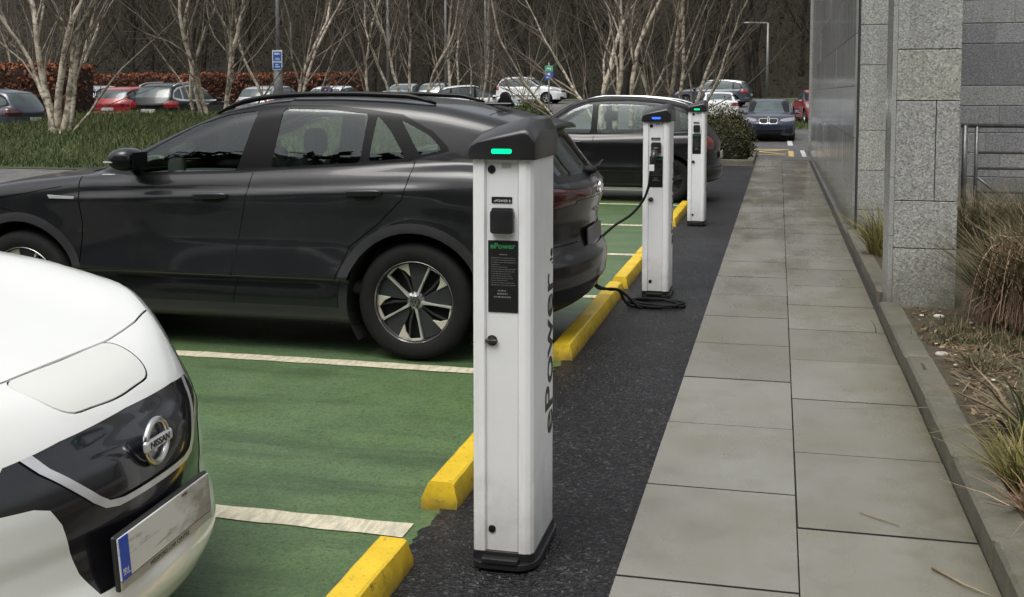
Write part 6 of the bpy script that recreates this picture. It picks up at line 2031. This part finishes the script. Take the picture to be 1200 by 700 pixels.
    sx = np.stack([np.cos(a) * w, np.zeros(n), -np.sin(a) * w], 1)
    V = np.stack([A - sx, A + sx, B + sx * .4, B - sx * .4], 1).reshape(-1, 3)
    o = np_mesh('woodland_twigs', V, np.arange(n * 4).reshape(-1, 4), M['wood_twig'], attr=np.repeat(r2.uniform(0, 1, n), 4)); tag(o, 'bare branches filling the far wood', 'wood', kind='stuff')

def build_back():
    # unseen leaf belt, added behind the viewpoint to cut sky reflections on the SUV
    r2 = np.random.default_rng(77)
    n = 30000
    x = r2.uniform(-42, 30, n); y = r2.uniform(-24, -17, n); z = r2.random(n) * 14
    P = np.stack([x, y, z], 1)
    o = leaves(P, .55, r2, 'sky_block_belt', M['sky_block']); tag(o, 'unseen leaf belt added behind the viewpoint to block sky reflections', 'wood', kind='stuff')

# ------------------------------------------------------------------ poles, signs, person
def build_street():
    # lamp post with blue parking sign
    e = empty('lamp_post', (-16.19, 34.16, G(-16.19, 34.16)), 0, 'slim grey lamp column carrying the blue parking sign, wide base box', 'lamp post')
    b = MB(); b.sm = True; b.tube([(0, 0, 0), (0, 0, 8)], [.07, .05], 10); b.build('pole', M['pole_grey'], e)
    b = MB(); b.sm = True; b.tube([(0, 0, 0), (0, 0, 2.05), (0, 0, 2.15)], [.15, .15, .07], 12); b.build('base_section', M['pole_grey'], e)
    b = MB(); b.sm = True; b.tube([(0, 0, 7.9), (.1, 0, 8.0), (1.0, 0, 8.05)], .04, 8); b.ellipsoid((1.1, 0, 8.05), (.3, .12, .06), 12, 6); b.build('lantern', M['pole_grey'], e)
    sg = empty('parking_sign', (-16.14, 34.0, G(-16.19, 34.16) + 2.15), R(22), 'blue parking sign with two white bordered panels on the lamp column', 'sign'); sg.scale = (.78, .78, .78)
    b = MB(); b.box((0, 0, .34), (.42, .02, .84), bev=.008); b.build('backplate', M['white_print'], sg)
    b = MB(); b.box((0, -.013, .50), (.34, .006, .40)); b.build('upper_panel', M['blue_sign'], sg)
    b = MB(); b.box((0, -.013, .10), (.34, .006, .28)); b.build('lower_panel', M['blue_sign'], sg)
    b = MB(); b.prism([(-.12, .57), (.04, .57), (.14, .60), (.04, .65), (-.12, .65)], -.020, -.016, 'y'); b.box((0, -.018, .42), (.18, .004, .03)); b.box((0, -.018, .36), (.22, .004, .025)); b.build('white_symbols', M['white_print'], sg)
    b = MB(); b.box((-.02, -.018, .15), (.12, .004, .05)); b.box((.0, -.018, .06), (.2, .004, .04)); b.build('white_symbols', M['white_print'], sg)
    # green and blue charging sign
    e = empty('charging_sign', (-8.45, 41.16, G(-8.45, 41.16)), R(12), 'small green and blue charging sign on a thin pole before the white SUV', 'sign')
    b = MB(); b.sm = True; b.tube([(0, .03, 0), (0, .03, 2.42)], .028, 8); b.build('pole', M['pole_grey'], e)
    b = MB(); b.box((0, 0, 2.20), (.30, .012, .22)); b.build('green_panel', M['green_sign'], e)
    b = MB(); b.box((0, 0, 1.93), (.32, .012, .30)); b.build('blue_panel', M['blue_sign'], e)
    b = MB(); b.prism([(-.09, 2.17), (.03, 2.17), (.08, 2.14), (.08, 2.21), (-.03, 2.24), (-.09, 2.22)], -.0085, -.007, 'y'); b.box((0, -.0078, 1.99), (.10, .002, .09)); b.box((0, -.0078, 1.87), (.20, .002, .05)); b.build('white_symbols', M['white_print'], e)
    # street lamp at the back
    e = empty('street_lamp', (-.78, 75.9, G(-.78, 75.9)), 0, 'tall street lamp with a single arm at the back of the car park', 'street lamp')
    b = MB(); b.sm = True; b.tube([(0, 0, 0), (0, 0, 5.15)], [.10, .065], 10); b.build('pole', M['pole_grey'], e)
    b = MB(); b.sm = True; b.tube([(0, 0, 5.0), (-.05, 0, 5.15), (-1.1, 0, 5.2)], .05, 8); b.build('arm', M['pole_grey'], e)
    b = MB(); b.sm = True; b.ellipsoid((-1.3, 0, 5.18), (.32, .13, .07), 14, 8, .8); b.build('lamp_head', M['pole_grey'], e)
    for lab, x, y, h in (('thin bare pole left of the wide birch clump', -18.45, 51.1, 7.5), ('thin pole between the birches near the small white hatchback', -16.9, 55.6, 8.5), ('thin pole left of the large white SUV', -15.4, 58.0, 8.5)):
        e = empty('lamp_post', (x, y, G(x, y)), 0, lab, 'lamp post')
        b = MB(); b.sm = True; b.tube([(0, 0, 0), (0, 0, h)], [.08, .05], 8); b.build('pole', M['pole_grey'], e)
        b = MB(); b.sm = True; b.tube([(0, 0, h - .1), (.08, 0, h), (1.0, 0, h + .05)], .04, 8); b.ellipsoid((1.15, 0, h + .04), (.3, .12, .06), 12, 6); b.build('lantern', M['pole_grey'], e)

def skin_mesh(name, verts, edges, radii, m, parent, sub=2):
    me = bpy.data.meshes.new(name); me.from_pydata(verts, edges, [])
    o = bpy.data.objects.new(name, me); COL.objects.link(o)
    o.modifiers.new('s', 'SKIN')
    for d, r in zip(me.skin_vertices[0].data, radii): d.radius = r if hasattr(r, '__len__') else (r, r)
    me.skin_vertices[0].data[0].use_root = True
    ss = o.modifiers.new('u', 'SUBSURF'); ss.levels = sub; ss.render_levels = sub
    dg = bpy.context.evaluated_depsgraph_get()
    m2 = bpy.data.meshes.new_from_object(o.evaluated_get(dg))
    bpy.data.objects.remove(o)
    m2.materials.clear(); m2.materials.append(m)
    m2.polygons.foreach_set('use_smooth', [True] * len(m2.polygons))
    q = bpy.data.objects.new(name, m2); link(q, parent)
    return q

def build_person():
    x, y = -15.8, 37.4
    e = empty('person', (x, y, G(x, y)), R(150), 'person in a navy jacket standing beyond the roof of the charcoal SUV', 'person')
    J = dict(pel=(0, 0, .93), sp=(0, .01, 1.12), ch=(0, .02, 1.32), nk=(0, .0, 1.48), hd0=(0, -.01, 1.56), hd1=(0, -.02, 1.66), hd2=(0, -.01, 1.73),
        hl=(.10, 0, .90), kl=(.11, -.02, .50), al=(.11, .02, .09), tl=(.12, -.13, .05), hr=(-.10, 0, .90), kr=(-.11, -.01, .50), ar=(-.11, .04, .09), tr=(-.12, -.11, .05),
        sl=(.19, .02, 1.40), el=(.27, .03, 1.12), wl=(.22, -.14, .96), fl=(.20, -.22, .92), sr=(-.19, .02, 1.40), er=(-.27, .03, 1.12), wr=(-.22, -.14, .96), fr=(-.20, -.22, .92))
    ks = list(J)
    E = [('pel', 'sp'), ('sp', 'ch'), ('ch', 'nk'), ('nk', 'hd0'), ('hd0', 'hd1'), ('hd1', 'hd2'), ('pel', 'hl'), ('hl', 'kl'), ('kl', 'al'), ('al', 'tl'), ('pel', 'hr'), ('hr', 'kr'), ('kr', 'ar'), ('ar', 'tr'), ('ch', 'sl'), ('sl', 'el'), ('el', 'wl'), ('wl', 'fl'), ('ch', 'sr'), ('sr', 'er'), ('er', 'wr'), ('wr', 'fr')]
    rad = dict(pel=(.14, .10), sp=(.135, .095), ch=(.16, .11), nk=.055, hd0=.075, hd1=.092, hd2=.07, hl=.085, kl=.058, al=.042, tl=.035, sl=.06, el=.045, wl=.032, fl=.030)
    def rr(k): return rad.get(k, rad.get(k[:-1] + 'l'))
    skin_mesh('body', [J[k] for k in ks], [(ks.index(a), ks.index(b)) for a, b in E], [rr(k) for k in ks], M['skin'], e)
    def sub(name, keys, grow_, m):
        kk = keys; ee = [(kk.index(a), kk.index(b)) for a, b in E if a in kk and b in kk]
        def g(r): return (r[0] + grow_, r[1] + grow_) if hasattr(r, '__len__') else r + grow_
        return skin_mesh(name, [J[k] for k in kk], ee, [g(rr(k)) for k in kk], m, e)
    sub('jacket', ['pel', 'sp', 'ch', 'nk', 'sl', 'el', 'wl', 'sr', 'er', 'wr'], .030, M['jacket'])
    sub('trousers', ['pel', 'hl', 'kl', 'al', 'hr', 'kr', 'ar'], .014, M['trousers'])
    b = MB(); b.sm = True
    for sx in (.12, -.12): b.ellipsoid((sx, -.05, .045), (.05, .14, .05), 12, 8, .8)
    b.build('shoes', M['black'], e)
    b = MB(); b.sm = True; b.ellipsoid((0, .012, 1.685), (.098, .108, .095), 16, 10)
    b.build('hair', M['hair'], e)
    b = MB(); b.sm = True
    b.ellipsoid((0, -.115, 1.63), (.014, .02, .022), 8, 6)
    for sx in (.035, -.035): b.ellipsoid((sx, -.098, 1.655), (.012, .008, .008), 8, 5)
    b.ellipsoid((0, -.10, 1.592), (.026, .010, .008), 8, 5)
    for sx in (.09, -.09): b.ellipsoid((sx, .0, 1.64), (.014, .022, .034), 8, 6)
    b.build('face_features', M['skin'], e)

# ------------------------------------------------------------------ light and camera
def build_light():
    w = bpy.data.worlds.new('World'); SC.world = w; w.use_nodes = True
    nt = w.node_tree; nt.nodes.clear()
    out = nt.nodes.new('ShaderNodeOutputWorld'); bg = nt.nodes.new('ShaderNodeBackground')
    sky = nt.nodes.new('ShaderNodeTexSky'); sky.sky_type = 'NISHITA'; sky.sun_disc = False
    sky.sun_elevation = R(65); sky.sun_rotation = R(200); sky.air_density = 1.4; sky.dust_density = 6.0; sky.ozone_density = 1.5
    hs = nt.nodes.new('ShaderNodeHueSaturation'); hs.inputs['Saturation'].default_value = .22
    nt.links.new(sky.outputs[0], hs.inputs['Color']); nt.links.new(hs.outputs[0], bg.inputs[0]); nt.links.new(bg.outputs[0], out.inputs[0])
    bg.inputs[1].default_value = .185
    sd = bpy.data.lights.new('sun', 'SUN'); sd.energy = 1.35; sd.angle = R(35); sd.color = (1, .97, .93)
    so = bpy.data.objects.new('sun', sd); COL.objects.link(so)
    so.rotation_euler = (R(25), 0, R(-20))
    SC.view_settings.view_transform = 'Standard'; SC.view_settings.look = 'None'; SC.view_settings.exposure = 0
    cam = bpy.data.cameras.new('camera'); co = bpy.data.objects.new('camera', cam); COL.objects.link(co)
    cam.sensor_width = 36; cam.lens = 36 * 1300 / 1200
    cam.shift_y = -.1242
    cam.clip_end = 600; cam.clip_start = .05
    co.location = (0, 0, 1.66); co.rotation_euler = (R(90 - 4.0), 0, R(13.5))
    SC.camera = co

M['chip'] = pmat('stone_chips', (.085, .085, .083), .7, 0, .8, 40, space='World')
build_back(); build_ground(); build_wheel_stops(); build_posts(); build_stone(); build_plants(); build_trees(); build_street(); build_person()
build_charcoal_suv(); build_white_hatch(); build_cars(); build_light()
